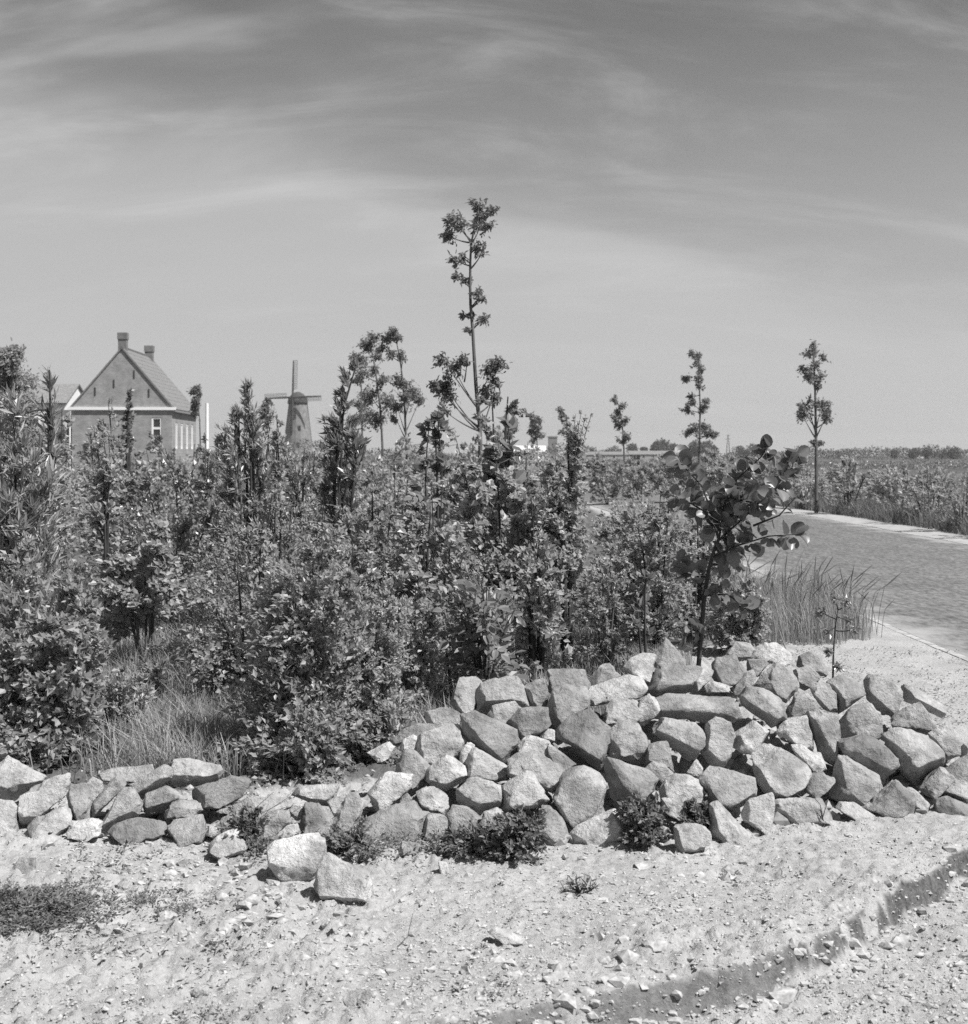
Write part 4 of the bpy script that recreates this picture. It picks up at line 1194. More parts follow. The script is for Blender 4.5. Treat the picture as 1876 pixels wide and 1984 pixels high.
def build_alder():
    r = np.random.default_rng(5)
    Y = 8.2
    base = zc(398, 1890, Y)
    th = thing("alder_sapling", base, "young alder with big round dark leaves standing behind the stone heap", "tree")
    tr = np.array([zc(x, y, Y) for x, y in [(396, 1960), (400, 1880), (415, 1700), (432, 1500), (455, 1360), (485, 1250), (512, 1185)]]) - base
    MB().tube(tr, np.linspace(.016, .010, len(tr)), 8, False).build("trunk", M['bark_dark'], th, True)
    specs = [([(505, 1200), (640, 1070), (780, 930), (890, 800), (912, 705)], 15, -.1), ([(510, 1190), (480, 1060), (430, 900), (340, 800), (300, 730)], 14, .1),
             ([(510, 1190), (545, 1000), (610, 860), (740, 740), (775, 690)], 16, .0), ([(485, 1290), (600, 1220), (760, 1165), (925, 1150)], 12, -.15),
             ([(432, 1500), (540, 1480), (640, 1560)], 7, -.15), ([(700, 1115), (830, 1055), (900, 960)], 4, -.1), ([(470, 1060), (380, 1000), (300, 960)], 7, .15), ([(415, 1700), (350, 1680), (290, 1760)], 5, -.1), ([(450, 1400), (380, 1380), (300, 1330)], 5, .1), ([(470, 1330), (560, 1330), (650, 1290)], 5, .1), ([(560, 960), (700, 990), (790, 900)], 9, -.2), ([(540, 1050), (620, 1010), (700, 880)], 8, .15)]
    for pts, nl, dz in specs:
        P = np.array([zc(x, y, Y) for x, y in pts]) - base
        P[:, 1] += np.linspace(0, dz, len(P)) * 1.3
        br = MB().tube(P, np.linspace(.008, .0025, len(P)), 5, False).build("branch", M['bark_dark'], th, True)
        nl = int(nl * 3.0)
        for q in range(nl):
            t = (q + .6 + r.uniform(-.3, .3)) / nl * (len(P) - 1)
            t = min(max(t, .25), len(P) - 1.001); i = int(t)
            p = P[i] + (P[i + 1] - P[i]) * (t - i)
            tw = unit(P[i + 1] - P[i]); side = 1 if q % 2 else -1
            ax = tw * .35 + np.cross(tw, [0, 1, 0]) * side * .8 + r.normal(0, .45, 3) + [-.1, -.15, -.1]
            nr = r.normal(0, .5, 3) + [.3, -.5, .55]
            place_leaf(br, ALD[r.integers(0, 6)], p + unit(ax) * .012, ax, nr, r.uniform(.055, .10) * (.6 if nl == 12 else 1))


build_alder()


def pinnate_mesh(seed, mat):
    r = np.random.default_rng(seed)
    pos, ax, nr, ln = [], [], [], []
    for q, (y, sd) in enumerate([(.25, 1), (.28, -1), (.52, 1), (.55, -1), (.74, 0)]):
        pos.append((0, y, 0)); ax.append((sd * .85, .55, r.uniform(-.2, .15)) if sd else (0, 1, -.1)); nr.append((r.normal(0, .15), r.normal(0, .15), 1)); ln.append(.40 if sd else .46)
    V, F = leaf_geo(np.array(pos), np.array(ax, float), np.array(nr), np.array(ln), np.array(ln) * .58, 'oval')
    stem = np.array([(-.012, 0, -.01), (.012, 0, -.01), (0, .78, -.005)])
    return mesh_np("leaf", np.concatenate([V, stem]), [F, np.array([[len(V), len(V) + 1, len(V) + 2]])], M[mat])


PIN = [pinnate_mesh(s, 'leaf_broad') if 'leaf_broad' in M else None for s in range(0)]
M['leaf_broad'] = leaf_mat("broad_leaf", .12, .24, rough=.42, spec=.5, trans=.3, per_object=True)
PIN = [pinnate_mesh(s, 'leaf_broad') for s in range(5)]
PIND = [pinnate_mesh(s + 9, 'leaf_dark') for s in range(3)]


def leafy_bush(name, label, xv, Y, box, n, seed, size, meshes, zd=(0, .5), cat="shrub", nst=7, low=1.0, thick=.009):
    r = np.random.default_rng(seed)
    x0, x1, y0, y1 = box
    X = (xv - HX) / FV * Y
    base = np.array([X, Y, float(ground_z(np.array([X]), np.array([Y]), False)[0])])
    th = thing(name, base, label, cat)
    ends = []
    for s in range(nst):
        e = at(r.uniform(x0 + 15, x1 - 15), r.uniform(y0, y0 + .45 * (y1 - y0)), Y + r.uniform(-.25, .25)) - base
        pts = bez(np.zeros(3), e * [.3, .3, .7], e, 6)
        br = MB().tube(pts, np.linspace(thick, .0025, 6), 5, False).build("branch", M['bark_dark'], th, True)
        ends.append((br, pts))
    for q in range(n):
        br, pts = ends[q % nst]
        t = r.uniform(low, 5); i = min(int(t), 4)
        p = pts[i] + (pts[i + 1] - pts[i]) * (t - i)
        out = unit(np.array([r.normal(0, 1), r.normal(-.3, .8), r.normal(.1, .5)]))
        place_leaf(br, meshes[r.integers(0, len(meshes))], p + out * r.uniform(.0, .07), out + WIND * .5, r.normal(0, .4, 3) + [.1, -.35, .9], size * r.uniform(.7, 1.2))
    return th


leafy_bush("broadleaf_bush", "broad-leaved bush with drooping divided leaves behind the heap's left shoulder", 940, 7.55, (845, 1050, 1110, 1290), 105, 8, .16, PIN, nst=9)
sapling("seedling_tree", "thin seedling with sparse small leaves on the sand right of the heap", 8.8, [(1614, 1330), (1615, 1270), (1618, 1220), (1624, 1180)], .010,
        [(1621, 1200, 1592, 1186, 9), (1622, 1195, 1648, 1203, 9), (1624, 1182, 1618, 1160, 10), (1624, 1182, 1640, 1168, 9), (1619, 1215, 1602, 1222, 6), (1618, 1222, 1660, 1218, 6), (1616, 1262, 1606, 1262, 5), (1615, 1298, 1625, 1292, 5)],
        81, mat='leaf_dark', ll=.055, lw=.5, dens=.35, bark='bark_dark', cat="seedling")
leafy_bush("broadleaf_shoot", "leafy shoot with large pale leaves, left of centre thicket", 845, 8.9, (815, 885, 925, 960), 12, 10, .15, PIN, nst=3)
leafy_bush("broadleaf_shoot", "broad pale leaves of a shoot below the hazy saplings", 640, 9.6, (590, 700, 935, 985), 14, 12, .15, PIN, nst=4)

# ------------------------------------------------------------------ grass, weeds, clods
def blades(P, h, wd, lean, r, seg=2):
    n = len(P)
    an = r.uniform(0, 2 * np.pi, n)
    d = np.stack([np.cos(an), np.sin(an), 0 * an], -1) * lean[:, None] + WIND * .55 * lean[:, None] / (lean.mean() + 1e-6) * .3
    side = np.stack([-np.sin(an + r.normal(0, .8, n)), np.cos(an), 0 * an], -1)
    up = np.array([0, 0, 1.0])
    a = P; b = P + h[:, None] * (.55 * up + .25 * d); c = P + h[:, None] * (.95 * up + .95 * d)
    w = wd[:, None]
    V = np.stack([a - side * w, a + side * w, b + side * w * .8, b - side * w * .8, c], 1).reshape(-1, 3)
    i = np.arange(n) * 5
    return V, np.stack([i, i + 1, i + 2, i + 3], -1), np.stack([i + 3, i + 2, i + 4], -1)


def grass(name, label, X, Y, h0, h1, mat, seed, wd=.003, lean=.45):
    r = np.random.default_rng(seed)
    n = len(X)
    Z = ground_z(X, Y, False)
    V, Q, T = blades(np.stack([X, Y, Z], -1), r.uniform(h0, h1, n), np.full(n, wd) * r.uniform(.7, 1.4, n), np.abs(r.normal(0, lean, n)), r)
    o = link(name, mesh_np(name, V, [Q, T], M[mat]))
    tag(o, label, "grass", kind="stuff")


gr = np.random.default_rng(3)
# long grass between the shrubs
n = 90000
Y = 6.0 + 9 * gr.uniform(0, 1, n) ** 1.5
X = gr.uniform(-1, 1, n) * (.364 * Y + .2)
vm = veg_mask(X, Y)
tuft = fbm(np.stack([X * 3.5, Y * 3.5, 0 * X], -1), 3, 61)
ok = (vm > gr.uniform(.3, 1, n)) & ((X > 0) | (Y > 6.75)) & (tuft > gr.uniform(-.9, .35, n))
X, Y = X[ok], Y[ok]
grass("long_grass", "long grass growing between the shrubs behind the heap", X, Y, .05, .22, 'grass', 1, .0032, .6)
# open grassy window left of the leaning shrub
n = 9500
yv = gr.uniform(1180, 1530, n); Yg = np.clip(gd(yv) + gr.normal(0, .2, n), 6.02, 11.5); xg = gr.normal(345, 82, n)
grass("long_grass", "taller dry grass in the gap between the left shrubs", (xg - HX) / FV * Yg, Yg, .06, .27, 'grass', 2, .003, .75)
for q in range(7):
    xq = 225 + 42 * q + gr.normal(0, 8); yq = gr.uniform(1300, 1500); Yq = max(gd(yq), 6.15)
    shrub("weed", ["leafy weed at the left edge of the grassy gap", "second leafy weed in the grassy gap", "leafy weed in the grassy gap below the bright round shrub", "leafy weed in the middle of the grassy gap", "fifth leafy weed in the grassy gap from the left", "leafy weed beside the leaning shrub's left side", "last leafy weed of the grassy gap, half under the leaning shrub"][q], xq, Yq, HY + (CH - gr.uniform(.25, .5)) / Yq * FV, 46, 340 + q, ['leaf', 'leaf_pale', 'leaf_dark'][q % 3], 'bark_dark', stems=7, twigs=13, lpt=14, ll=.03, lw=.5, low=.05, cat="weed", group="weeds in the grassy gap", upright=.6)
n = 5000
yv = gr.uniform(1230, 1400, n); Yg = gd(yv); xg = gr.uniform(690, 850, n)
grass("long_grass", "pale grass in the gap right of the leaning shrub", (xg - HX) / FV * Yg, Yg, .08, .28, 'grass', 6, .003, .7)
n = 7000
yv = gr.uniform(1190, 1310, n); Yg = gd(yv); xg = gr.uniform(1040, 1340, n)
grass("long_grass", "short bright grass behind the middle of the heap", (xg - HX) / FV * Yg, Yg, .06, .2, 'grass', 5, .003, .5)
# reedy grass at the road edge
n = 6800
Yg = gr.uniform(10.4, 13.5, n); Xg = np.interp(gr.uniform(0, 1, n) ** .8, [0, 1], [2.2, 3.32]) - .0 * Yg
ok = Xg < np.interp(Yg, [10.6, 11, 13.5], [2.9, 3.3, 3.4]) + .25 * fbm(np.stack([Xg * 3, Yg * 3, 0 * Xg], -1), 3, 88) - np.abs(gr.normal(0, .12, n))
Xg, Yg = Xg[ok], Yg[ok]
grass("reedy_grass", "tall stiff grass with dark seed heads at the road edge right of the alder", Xg, Yg, .14, .46, 'grass', 3, .0032, .30)
r = np.random.default_rng(17)
mb = MB()
for q in range(85):
    Y_ = r.uniform(10.6, 13.0); X_ = r.uniform(2.3, 3.3)
    h = r.uniform(.34, .66) * (1 - .35 * max(0, X_ - 2.8)); tip = np.array([X_ + r.normal(.08, .09), Y_ + r.normal(0, .06), h]); b = np.array([X_, Y_, 0.0])
    m = b + (tip - b) * [.3, .3, .75]
    mb.tube(bez(b, b * .6 + m * .4 + [0, 0, .1], m, 3), .0022, 3, False)
    mb.tube(np.stack([m, (m + tip) / 2, tip]), [.0025, .0055, .0015], 4, False)
tag(mb.build("grass_seed_heads", M['leaf_dark']), "dark seed heads standing above the reedy grass", "grass", kind="stuff")
# verge grass across the road
n = 16000
Yg = gr.uniform(17, 50, n); Xg = road_center(Yg) + RHALF + .85 + np.abs(gr.normal(0, 1.2, n))
grass("verge_grass", "rough grass at the foot of the strip across the road", Xg, Yg, .12, .5, 'verge', 4, .009, .5)


def weed_tufts(name, label, X, Y, leaves, size, seed, spread, mat='weed', hgt=.03):
    r = np.random.default_rng(seed)
    n = len(X) * leaves
    i = np.repeat(np.arange(len(X)), leaves)
    Z = ground_z(X, Y, True)
    an = r.uniform(0, 2 * np.pi, n); rad = np.abs(r.normal(0, spread, n))
    pos = np.stack([X[i] + np.cos(an) * rad, Y[i] + np.sin(an) * rad, Z[i] + r.uniform(0, hgt, n)], -1)
    ax = np.stack([np.cos(an), np.sin(an), r.uniform(-.1, .8, n)], -1) + r.normal(0, .3, (n, 3))
    L_ = size * r.uniform(.5, 1.3, n)
    V, F = leaf_geo(pos, ax, r.normal(0, .4, (n, 3)) + [0, 0, 1], L_, L_ * r.uniform(.3, .6, n), 'fold')
    tag(link(name, mesh_np(name, V, F, M[mat])), label, "weeds", kind="stuff")


n = 2600
Y = gr.uniform(3.3, 6.2, n); X = gr.uniform(-1, 1, n) * (.37 * Y)
d = fbm(np.stack([X * 2.2, Y * 2.2, 0 * X], -1), 3, 71) + .55 * sstep(-X, -.2, 1.4) - .35
ok = (d > gr.uniform(-.15, 1.2, n)) & (track_dist(X, Y) < -.06)
weed_tufts("ground_weeds", "sparse low weeds scattered over the sandy foreground", X[ok], Y[ok], 12, .016, 6, .018, hgt=.02)
n = 420
xg = gr.normal(70, 62, n); yg = gr.normal(1778, 20, n); Yg = gd(yg)
weed_tufts("ground_weeds", "dark mat of creeping weeds at the lower left border", (xg - HX) / FV * Yg, Yg, 22, .017, 7, .024, hgt=.03)
n = 80
xg = gr.normal(310, 60, n); yg = gr.normal(1768, 16, n); Yg = gd(yg)
weed_tufts("ground_weeds", "thin patch of creeping weeds right of the dark mat", (xg - HX) / FV * Yg, Yg, 12, .015, 8, .02, hgt=.02)
n = 300
xg = gr.uniform(420, 960, n); yg = gr.normal(1640, 18, n); Yg = gd(yg)
weed_tufts("ground_weeds", "weeds sprouting along the foot of the heap", (xg - HX) / FV * Yg, Yg, 14, .018, 9, .022, hgt=.035)
n = 500
yg = gr.uniform(1255, 1420, n); xg = gr.uniform(1480, 1880, n); Yg = gd(yg)
weed_tufts("ground_weeds", "dry crumbs of weed on the sand right of the heap", (xg - HX) / FV * Yg, Yg, 6, .02, 10, .04, mat='dry', hgt=.02)


def weed(label, xv, yb, hw, hh, seed, ll=.02, lpt=26, stems=10, mat='weed', twigs=12, lw=.6):
    Y = gd(yb)
    return shrub("weed", label, xv, Y, yb - hh, hw, seed, mat, 'bark_dark', stems=stems, twigs=twigs, lpt=lpt, ll=ll, lw=lw, low=.1, cat="weed", upright=.2, zbase=0.0)


weed("big round dark weed in front of the middle of the heap", 1000, 1666, 50, 96, 301)
weed("bushy dark weed right of the white flat-faced stone", 1248, 1638, 34, 78, 302)
weed("small dark weed sprawling over stones right of the bushy one", 1358, 1622, 26, 56, 303, stems=6)
weed("low grey weed left of the round dark one", 915, 1662, 40, 45, 304, stems=6)
weed("weed with thin stalks beside the loose white cube", 482, 1655, 32, 85, 305, stems=6)
weed("flat weed between the big white stones and the wide boulder", 680, 1668, 50, 60, 306, stems=6, ll=.016)
weed("lone starry weed on the open sand below the bushy weed", 1125, 1730, 20, 16, 307, stems=5, lpt=2, twigs=5, ll=.03, lw=.22)
weed("small dark weed in the hollow of the low left row", 440, 1585, 18, 34, 308, stems=5, lpt=14)


def stalks(label, items, rad=.0022, mat='dry'):
    x0, y0 = items[0][0]; Y = gd(y0)
    base = at(x0, y0, Y)
    mb = MB()
    for pts in items:
        P = np.array([at(x, y, Y + .03 * i) for i, (x, y) in enumerate(pts)]) - base
        t = np.linspace(0, 1, 7) * (len(P) - 1); i0 = np.minimum(t.astype(int), len(P) - 2)
        mb.tube(P[i0] + (P[i0 + 1] - P[i0]) * (t - i0)[:, None], np.linspace(rad, rad * .4, 7), 5, False)
    o = mb.build("dry_stalk", M[mat], None, True, base)
    tag(o, label, "twig")


stalks("dry forked stalk before the brick-shaped stone", [[(1598, 1604), (1590, 1560), (1565, 1530)], [(1594, 1585), (1605, 1550)], [(1596, 1590), (1580, 1570), (1560, 1560)]], mat='bark_dark')
stalks("thin dry stalk at the right foot of the heap", [[(1712, 1585), (1715, 1540), (1722, 1500)], [(1713, 1570), (1730, 1530)], [(1713, 1575), (1702, 1540)]], .0016, 'bark_dark')
stalks("dry twigs fanning over the low gap of the heap", [[(470, 1635), (520, 1570), (575, 1535)], [(470, 1635), (500, 1580), (560, 1548)], [(470, 1635), (490, 1570), (530, 1535)], [(470, 1635), (540, 1590), (590, 1560)]], .0016, 'bark_dark')
stalks("long pale twig leaning on the sand behind the right ridge", [[(1530, 1290), (1515, 1220), (1500, 1160)], [(1522, 1255), (1508, 1215)]], .006)
stalks("curved thin root lying on the foreground sand", [[(765, 1840), (790, 1815), (800, 1770)]], .002, 'bark')

# clods of soil
r = np.random.default_rng(23)
n = 16000
Y = 3.2 + 3.6 * r.uniform(0, 1, n); X = r.uniform(-1, 1, n) * .38 * Y
d = fbm(np.stack([X * 1.6, Y * 1.6, 0 * X], -1), 3, 91)
td = track_dist(X, Y)
ok = (d > r.uniform(-.7, .6, n)) & ~((td > -.01) & (td < .1)) & (heap_height(X, Y) < .02)
X, Y = X[ok], Y[ok]
# bigger crumbs fallen along the foot of the cut
m = 800; ti = r.uniform(1, 8.999, m); i0 = ti.astype(int); tp = TRACK[i0] + (TRACK[i0 + 1] - TRACK[i0]) * (ti - i0)[:, None]
tg = unit(TRACK[i0 + 1] - TRACK[i0]); nrm = np.stack([-tg[:, 1], tg[:, 0]], -1)
Xc = tp + nrm * r.normal(.065, .04, m)[:, None]
X = np.concatenate([X, Xc[:, 0]]); Y = np.concatenate([Y, Xc[:, 1]])
n = len(X)
D, F = ico(1)
sz = .0022 + .0030 * r.exponential(.8, n) * (1 + 1.2 * sstep(fbm(np.stack([X * 1.1, Y * 1.1, 0 * X], -1), 2, 95), -.1, .6)); sz = np.minimum(sz, .024); sz[-m:] = .003 + .007 * r.exponential(.7, m); sz = np.minimum(sz, .03)
V = D[None] * (1 + r.normal(0, .34, (n, len(D), 1))) * sz[:, None, None] * np.array([1.2, 1, .75]) + np.stack([X, Y, ground_z(X, Y) + sz * .05], -1)[:, None]
FF = (np.arange(n)[:, None, None] * len(D) + F[None]).reshape(-1, 3)
tag(link("soil_clods", mesh_np("soil_clods", V.reshape(-1, 3), FF, simple_mat("soil_clod", .37, .95, .1, 60, .35, .004))), "crumbly clods of sandy soil over the foreground", "soil", kind="stuff")

def crumbs(name, label, cat, P, sz, mat, seed, sub=1, squash=.75):
    r = np.random.default_rng(seed)
    if sub:
        D, F = ico(1)
    else:
        D = np.array([(1, 0, 0), (-1, 0, 0), (0, 1, 0), (0, -1, 0), (0, 0, 1), (0, 0, -.4)], float); F = np.array([(0, 2, 4), (2, 1, 4), (1, 3, 4), (3, 0, 4), (2, 0, 5), (1, 2, 5), (3, 1, 5), (0, 3, 5)])
    n = len(P); an = r.uniform(0, 6.28, n)
    V = D[None] * (1 + r.normal(0, .32, (n, len(D), 1))) * sz[:, None, None] * np.array([1.2, 1, squash])
    c, s = np.cos(an)[:, None], np.sin(an)[:, None]
    V = np.stack([V[..., 0] * c - V[..., 1] * s, V[..., 0] * s + V[..., 1] * c, V[..., 2]], -1) + P[:, None]
    FF = (np.arange(n)[:, None, None] * len(D) + F[None]).reshape(-1, 3)
    tag(link(name, mesh_np(name, V.reshape(-1, 3), FF, mat)), label, cat, kind="stuff")


n = 34000
Y = 3.25 + 2.6 * r.uniform(0, 1, n) ** 1.2; X = r.uniform(-1, 1, n) * .375 * Y
ok = (fbm(np.stack([X * 2.3, Y * 2.3, 0 * X], -1), 3, 97) > r.uniform(-.9, .7, n)) & (heap_height(X, Y) < .02)
X, Y = X[ok], Y[ok]; sz = .0016 + .0021 * r.exponential(.8, len(X))
crumbs("soil_crumbs", "fine crumbs of dry soil strewn over the sandy foreground", "soil", np.stack([X, Y, ground_z(X, Y) + sz * .3], -1), np.minimum(sz, .009), simple_mat("soil_crumb", .37, .95, .1, 70, .4), 5, 0)
# stone chips lodged between the stones of the heap
n = 900
xv_ = r.uniform(0, 1876, n); yv_ = np.interp(xv_, TOP_X, TOP_Y) + (np.interp(xv_, BASE_X, BASE_Y) - np.interp(xv_, TOP_X, TOP_Y)) * r.uniform(.1, 1.03, n)
Yc = slope_depth(xv_, yv_) + .10; Xc = (xv_ - HX) / FV * Yc
crumbs("stone_chips", "small stone chips lodged in the gaps of the rubble heap", "rubble", np.stack([Xc, Yc, heap_height(Xc, Yc) + .012], -1), r.uniform(.012, .04, n), simple_mat("stone_chip", .27, .9, .2, 40, .35, .004), 6, 1)

# ------------------------------------------------------------------ buildings
def brick_mat(name, v):
    m, t, b, N, L = material(name)
    tcn = N("ShaderNodeTexCoord"); mp = N("ShaderNodeMapping"); L(tcn.outputs["Object"], mp.inputs[0]); mp.inputs["Rotation"].default_value = (math.pi / 2, 0, 0)
    br = N("ShaderNodeTexBrick"); L(mp.outputs[0], br.inputs["Vector"])
    br.inputs["Scale"].default_value = 1; br.inputs["Brick Width"].default_value = .22; br.inputs["Row Height"].default_value = .065; br.inputs["Mortar Size"].default_value = .008
    br.inputs["Color1"].default_value = g(v * .85); br.inputs["Color2"].default_value = g(v * 1.15); br.inputs["Mortar"].default_value = g(v * 1.25)
    nz = N("ShaderNodeTexNoise"); L(tcn.outputs["Object"], nz.inputs["Vector"]); nz.inputs["Scale"].default_value = 1.5; nz.inputs["Detail"].default_value = 5
    mr = N("ShaderNodeMapRange"); L(nz.outputs[0], mr.inputs[0]); mr.inputs[1].default_value = .3; mr.inputs[2].default_value = .7; mr.inputs[3].default_value = .8; mr.inputs[4].default_value = 1.2
    mx = N("ShaderNodeMix"); mx.data_type = 'RGBA'; mx.blend_type = 'MULTIPLY'; mx.inputs[0].default_value = 1
    L(br.outputs[0], mx.inputs[6]); c = N("ShaderNodeCombineColor")
    for i in range(3): L(mr.outputs[0], c.inputs[i])
    L(c.outputs[0], mx.inputs[7]); L(mx.outputs[2], b.inputs["Base Color"])
    b.inputs["Roughness"].default_value = .9
    return m


def tile_mat(name, v):
    m, t, b, N, L = material(name)
    tcn = N("ShaderNodeTexCoord")
    nz = N("ShaderNodeTexNoise"); L(tcn.outputs["Object"], nz.inputs["Vector"]); nz.inputs["Scale"].default_value = 4; nz.inputs["Detail"].default_value = 7; nz.inputs["Roughness"].default_value = .7
    cr = N("ShaderNodeValToRGB"); L(nz.outputs[0], cr.inputs[0])
    cr.color_ramp.elements[0].position = .3; cr.color_ramp.elements[0].color = g(v * .7)
    cr.color_ramp.elements[1].position = .7; cr.color_ramp.elements[1].color = g(v * 1.25)
    L(cr.outputs[0], b.inputs["Base Color"]); b.inputs["Roughness"].default_value = .75
    return m


M['brick'] = brick_mat("house_brick", .25)
M['brick_dark'] = brick_mat("chimney_brick", .15)
M['tile'] = tile_mat("roof_tile", .18)


def roof_face(mb, a, b, c, d, thick=.12):
    """Quad (or triangle, c == d) roof plane with thickness and rows of tile courses as small steps."""
    a, b, c, d = (np.array(p, float) for p in (a, b, c, d))
    n = np.cross(b - a, d - a); n /= np.linalg.norm(n)
    rows = 13
    for k in range(rows):
        t0, t1 = k / rows, (k + 1) / rows
        p0, p1 = a + (d - a) * t0, b + (c - b) * t0
        q0, q1 = a + (d - a) * t1, b + (c - b) * t1
        up0, up1 = n * (thick), n * (thick * .9)
        V = [p0 + up0, p1 + up0, q1 + up1, q0 + up1, p0, p1, q1, q0]
        mb.add(V, [(0, 1, 2, 3), (4, 7, 6, 5), (0, 4, 5, 1), (3, 2, 6, 7), (0, 3, 7, 4), (1, 5, 6, 2)])


def build_house():
    Y = 100.0
    s = Y / FV
    cxh = ((138 + 335) / 2 - HX) * s
    th = thing("brick_house", (cxh, Y, 0), "brick house with a steep hipped tile roof and two chimneys", "house", rz=math.radians(2.5))
    w, dp, ez, rz_ = 7.45, 10.4, 5.12, 9.5
    hw = w / 2
    wall = MB()
    # front wall with window opening (x 2.0..2.75), the other three plain
    wx0, wx1, wz0, wz1 = 2.2, 2.95, 1.9, 4.35
    wall.box(-hw, wx0, 0, .25, 0, ez).box(wx1, hw, 0, .25, 0, ez).box(wx0, wx1, 0, .25, wz1, ez).box(wx0, wx1, 0, .25, 0, wz0)
    wall.box(-hw, -hw + .25, .25, dp - .25, 0, ez).box(-hw, hw, dp - .25, dp, 0, ez)
    oy = [(1.4, 2.4), (3.6, 4.6), (5.9, 6.9), (8.2, 9.2)]
    x0, x1 = hw - .25, hw
    prev = .25
    for a, b in oy:
        wall.box(x0, x1, prev, a, 0, ez).box(x0, x1, a, b, 4.0, ez).box(x0, x1, a, b, 0, 2.0)
        prev = b
    wall.box(x0, x1, prev, dp - .25, 0, ez)
    wall.build("wall", M['brick'], th)
    # front window: frame, transom, panes
    f = MB().box(wx0, wx0 + .12, .04, .16, wz0, wz1).box(wx1 - .12, wx1, .04, .16, wz0, wz1).box(wx0 + .12, wx1 - .12, .04, .16, wz1 - .12, wz1).box(wx0 + .12, wx1 - .12, .04, .16, wz0, wz0 + .1).box(wx0 + .12, wx1 - .12, .05, .15, 3.45, 3.62)
    win = f.build("window", M['white'], th)
    MB().box(wx0 + .12, wx1 - .12, .11, .13, wz0 + .1, 3.45).build("pane", M['glass'], win)
    MB().box(wx0 + .12, wx1 - .12, .11, .13, 3.62, wz1 - .12).build("pane", M['glass'], win)
    MB().box(wx0 - .05, wx1 + .05, -.06, .03, wz0 - .12, wz0).build("sill", M['white'], win)
    for a, b in oy:
        f = MB().box(x1 - .16, x1 - .04, a, a + .1, 2.0, 4.0).box(x1 - .16, x1 - .04, b - .1, b, 2.0, 4.0).box(x1 - .16, x1 - .04, a + .1, b - .1, 3.88, 4.0).box(x1 - .16, x1 - .04, a + .1, b - .1, 2.0, 2.1).box(x1 - .15, x1 - .05, (a + b) / 2 - .04, (a + b) / 2 + .04, 2.1, 3.88)
        win = f.build("window", M['white'], th)
        MB().box(x1 - .13, x1 - .11, a + .1, (a + b) / 2 - .04, 2.1, 3.88).build("pane", M['glass'], win)
        MB().box(x1 - .13, x1 - .11, (a + b) / 2 + .04, b - .1, 2.1, 3.88).build("pane", M['glass'], win)
    e = .18
    MB().add([(-hw, 0, ez), (hw, 0, ez), (0, 0, rz_ - .04), (-hw, .25, ez), (hw, .25, ez), (0, .25, rz_ - .04)], [(0, 1, 2), (5, 4, 3), (0, 3, 4, 1), (1, 4, 5, 2), (2, 5, 3, 0)]).build("gable", M['brick'], th)
    MB().add([(-hw, dp - .25, ez), (hw, dp - .25, ez), (0, dp - .25, rz_ - .04), (-hw, dp, ez), (hw, dp, ez), (0, dp, rz_ - .04)], [(0, 1, 2), (5, 4, 3), (0, 3, 4, 1), (1, 4, 5, 2), (2, 5, 3, 0)]).build("gable", M['brick'], th)
    sl = (rz_ - ez) / hw
    rf = MB()
    roof_face(rf, (hw + e, -.1, ez - e * sl), (hw + e, dp + .1, ez - e * sl), (0, dp + .1, rz_), (0, -.1, rz_))
    roof_face(rf, (-hw - e, dp + .1, ez - e * sl), (-hw - e, -.1, ez - e * sl), (0, -.1, rz_), (0, dp + .1, rz_))
    roof = rf.build("roof", M['tile'], th)
    rc = MB()
    rc.tube(np.array([(0, -.12, rz_ + .1), (0, dp + .12, rz_ + .1)]), [.14, .14], 6)
    rc.build("ridge_tiles", simple_mat("ridge_tile", .13, .8, .2, 6, .3), roof)
    for x, z in ((-2.0, 6.3), (.9, 7.6), (2.0, 6.2), (-.6, 6.9)):
        MB().box(x - .05, x + .05, -.04, -.004, z - .3, z + .3).build("wall_anchor", M['bark_dark'], th)
    for nm, x, y, z0, z1, wd in (("chimney", -.05, .55, 8.6, 10.75, .62), ("chimney", .1, 9.4, 8.4, 10.5, .62)):
        ch = MB().box(x - wd / 2, x + wd / 2, y - wd / 2, y + wd / 2, z0, z1 - .5).build(nm, M['brick_dark'], roof)
        MB().box(x - wd / 2 - .05, x + wd / 2 + .05, y - wd / 2 - .05, y + wd / 2 + .05, z1 - .5, z1).build("chimney_cap", M['brick_dark'], roof)
    gt = MB().box(-hw - e - .12, hw + e + .12, -.16, -.004, ez - .22, ez)
    gt.build("gutter", M['white'], th)
    MB().box(hw + e + .02, hw + e + .12, -.1, dp + .1, ez - .36, ez - .2).build("fascia", simple_mat("grey_fascia", .2), th)
    MB().box(hw + .004, hw + e, .02, dp - .02, ez - .30, ez - .26).build("soffit", M['white'], th)
    MB().tube([(-hw - .12, -.12, ez - .3), (-hw - .12, -.12, 0)], [.06, .06], 8).build("drainpipe", M['white'], th)
    # low side annex at the left
    MB().box(-hw - 2.4, -hw - .012, 3, 6.5, 0, 5.0).build("annex", simple_mat("grey_render", .2, .9, .2, 2, .2), th)


build_house()


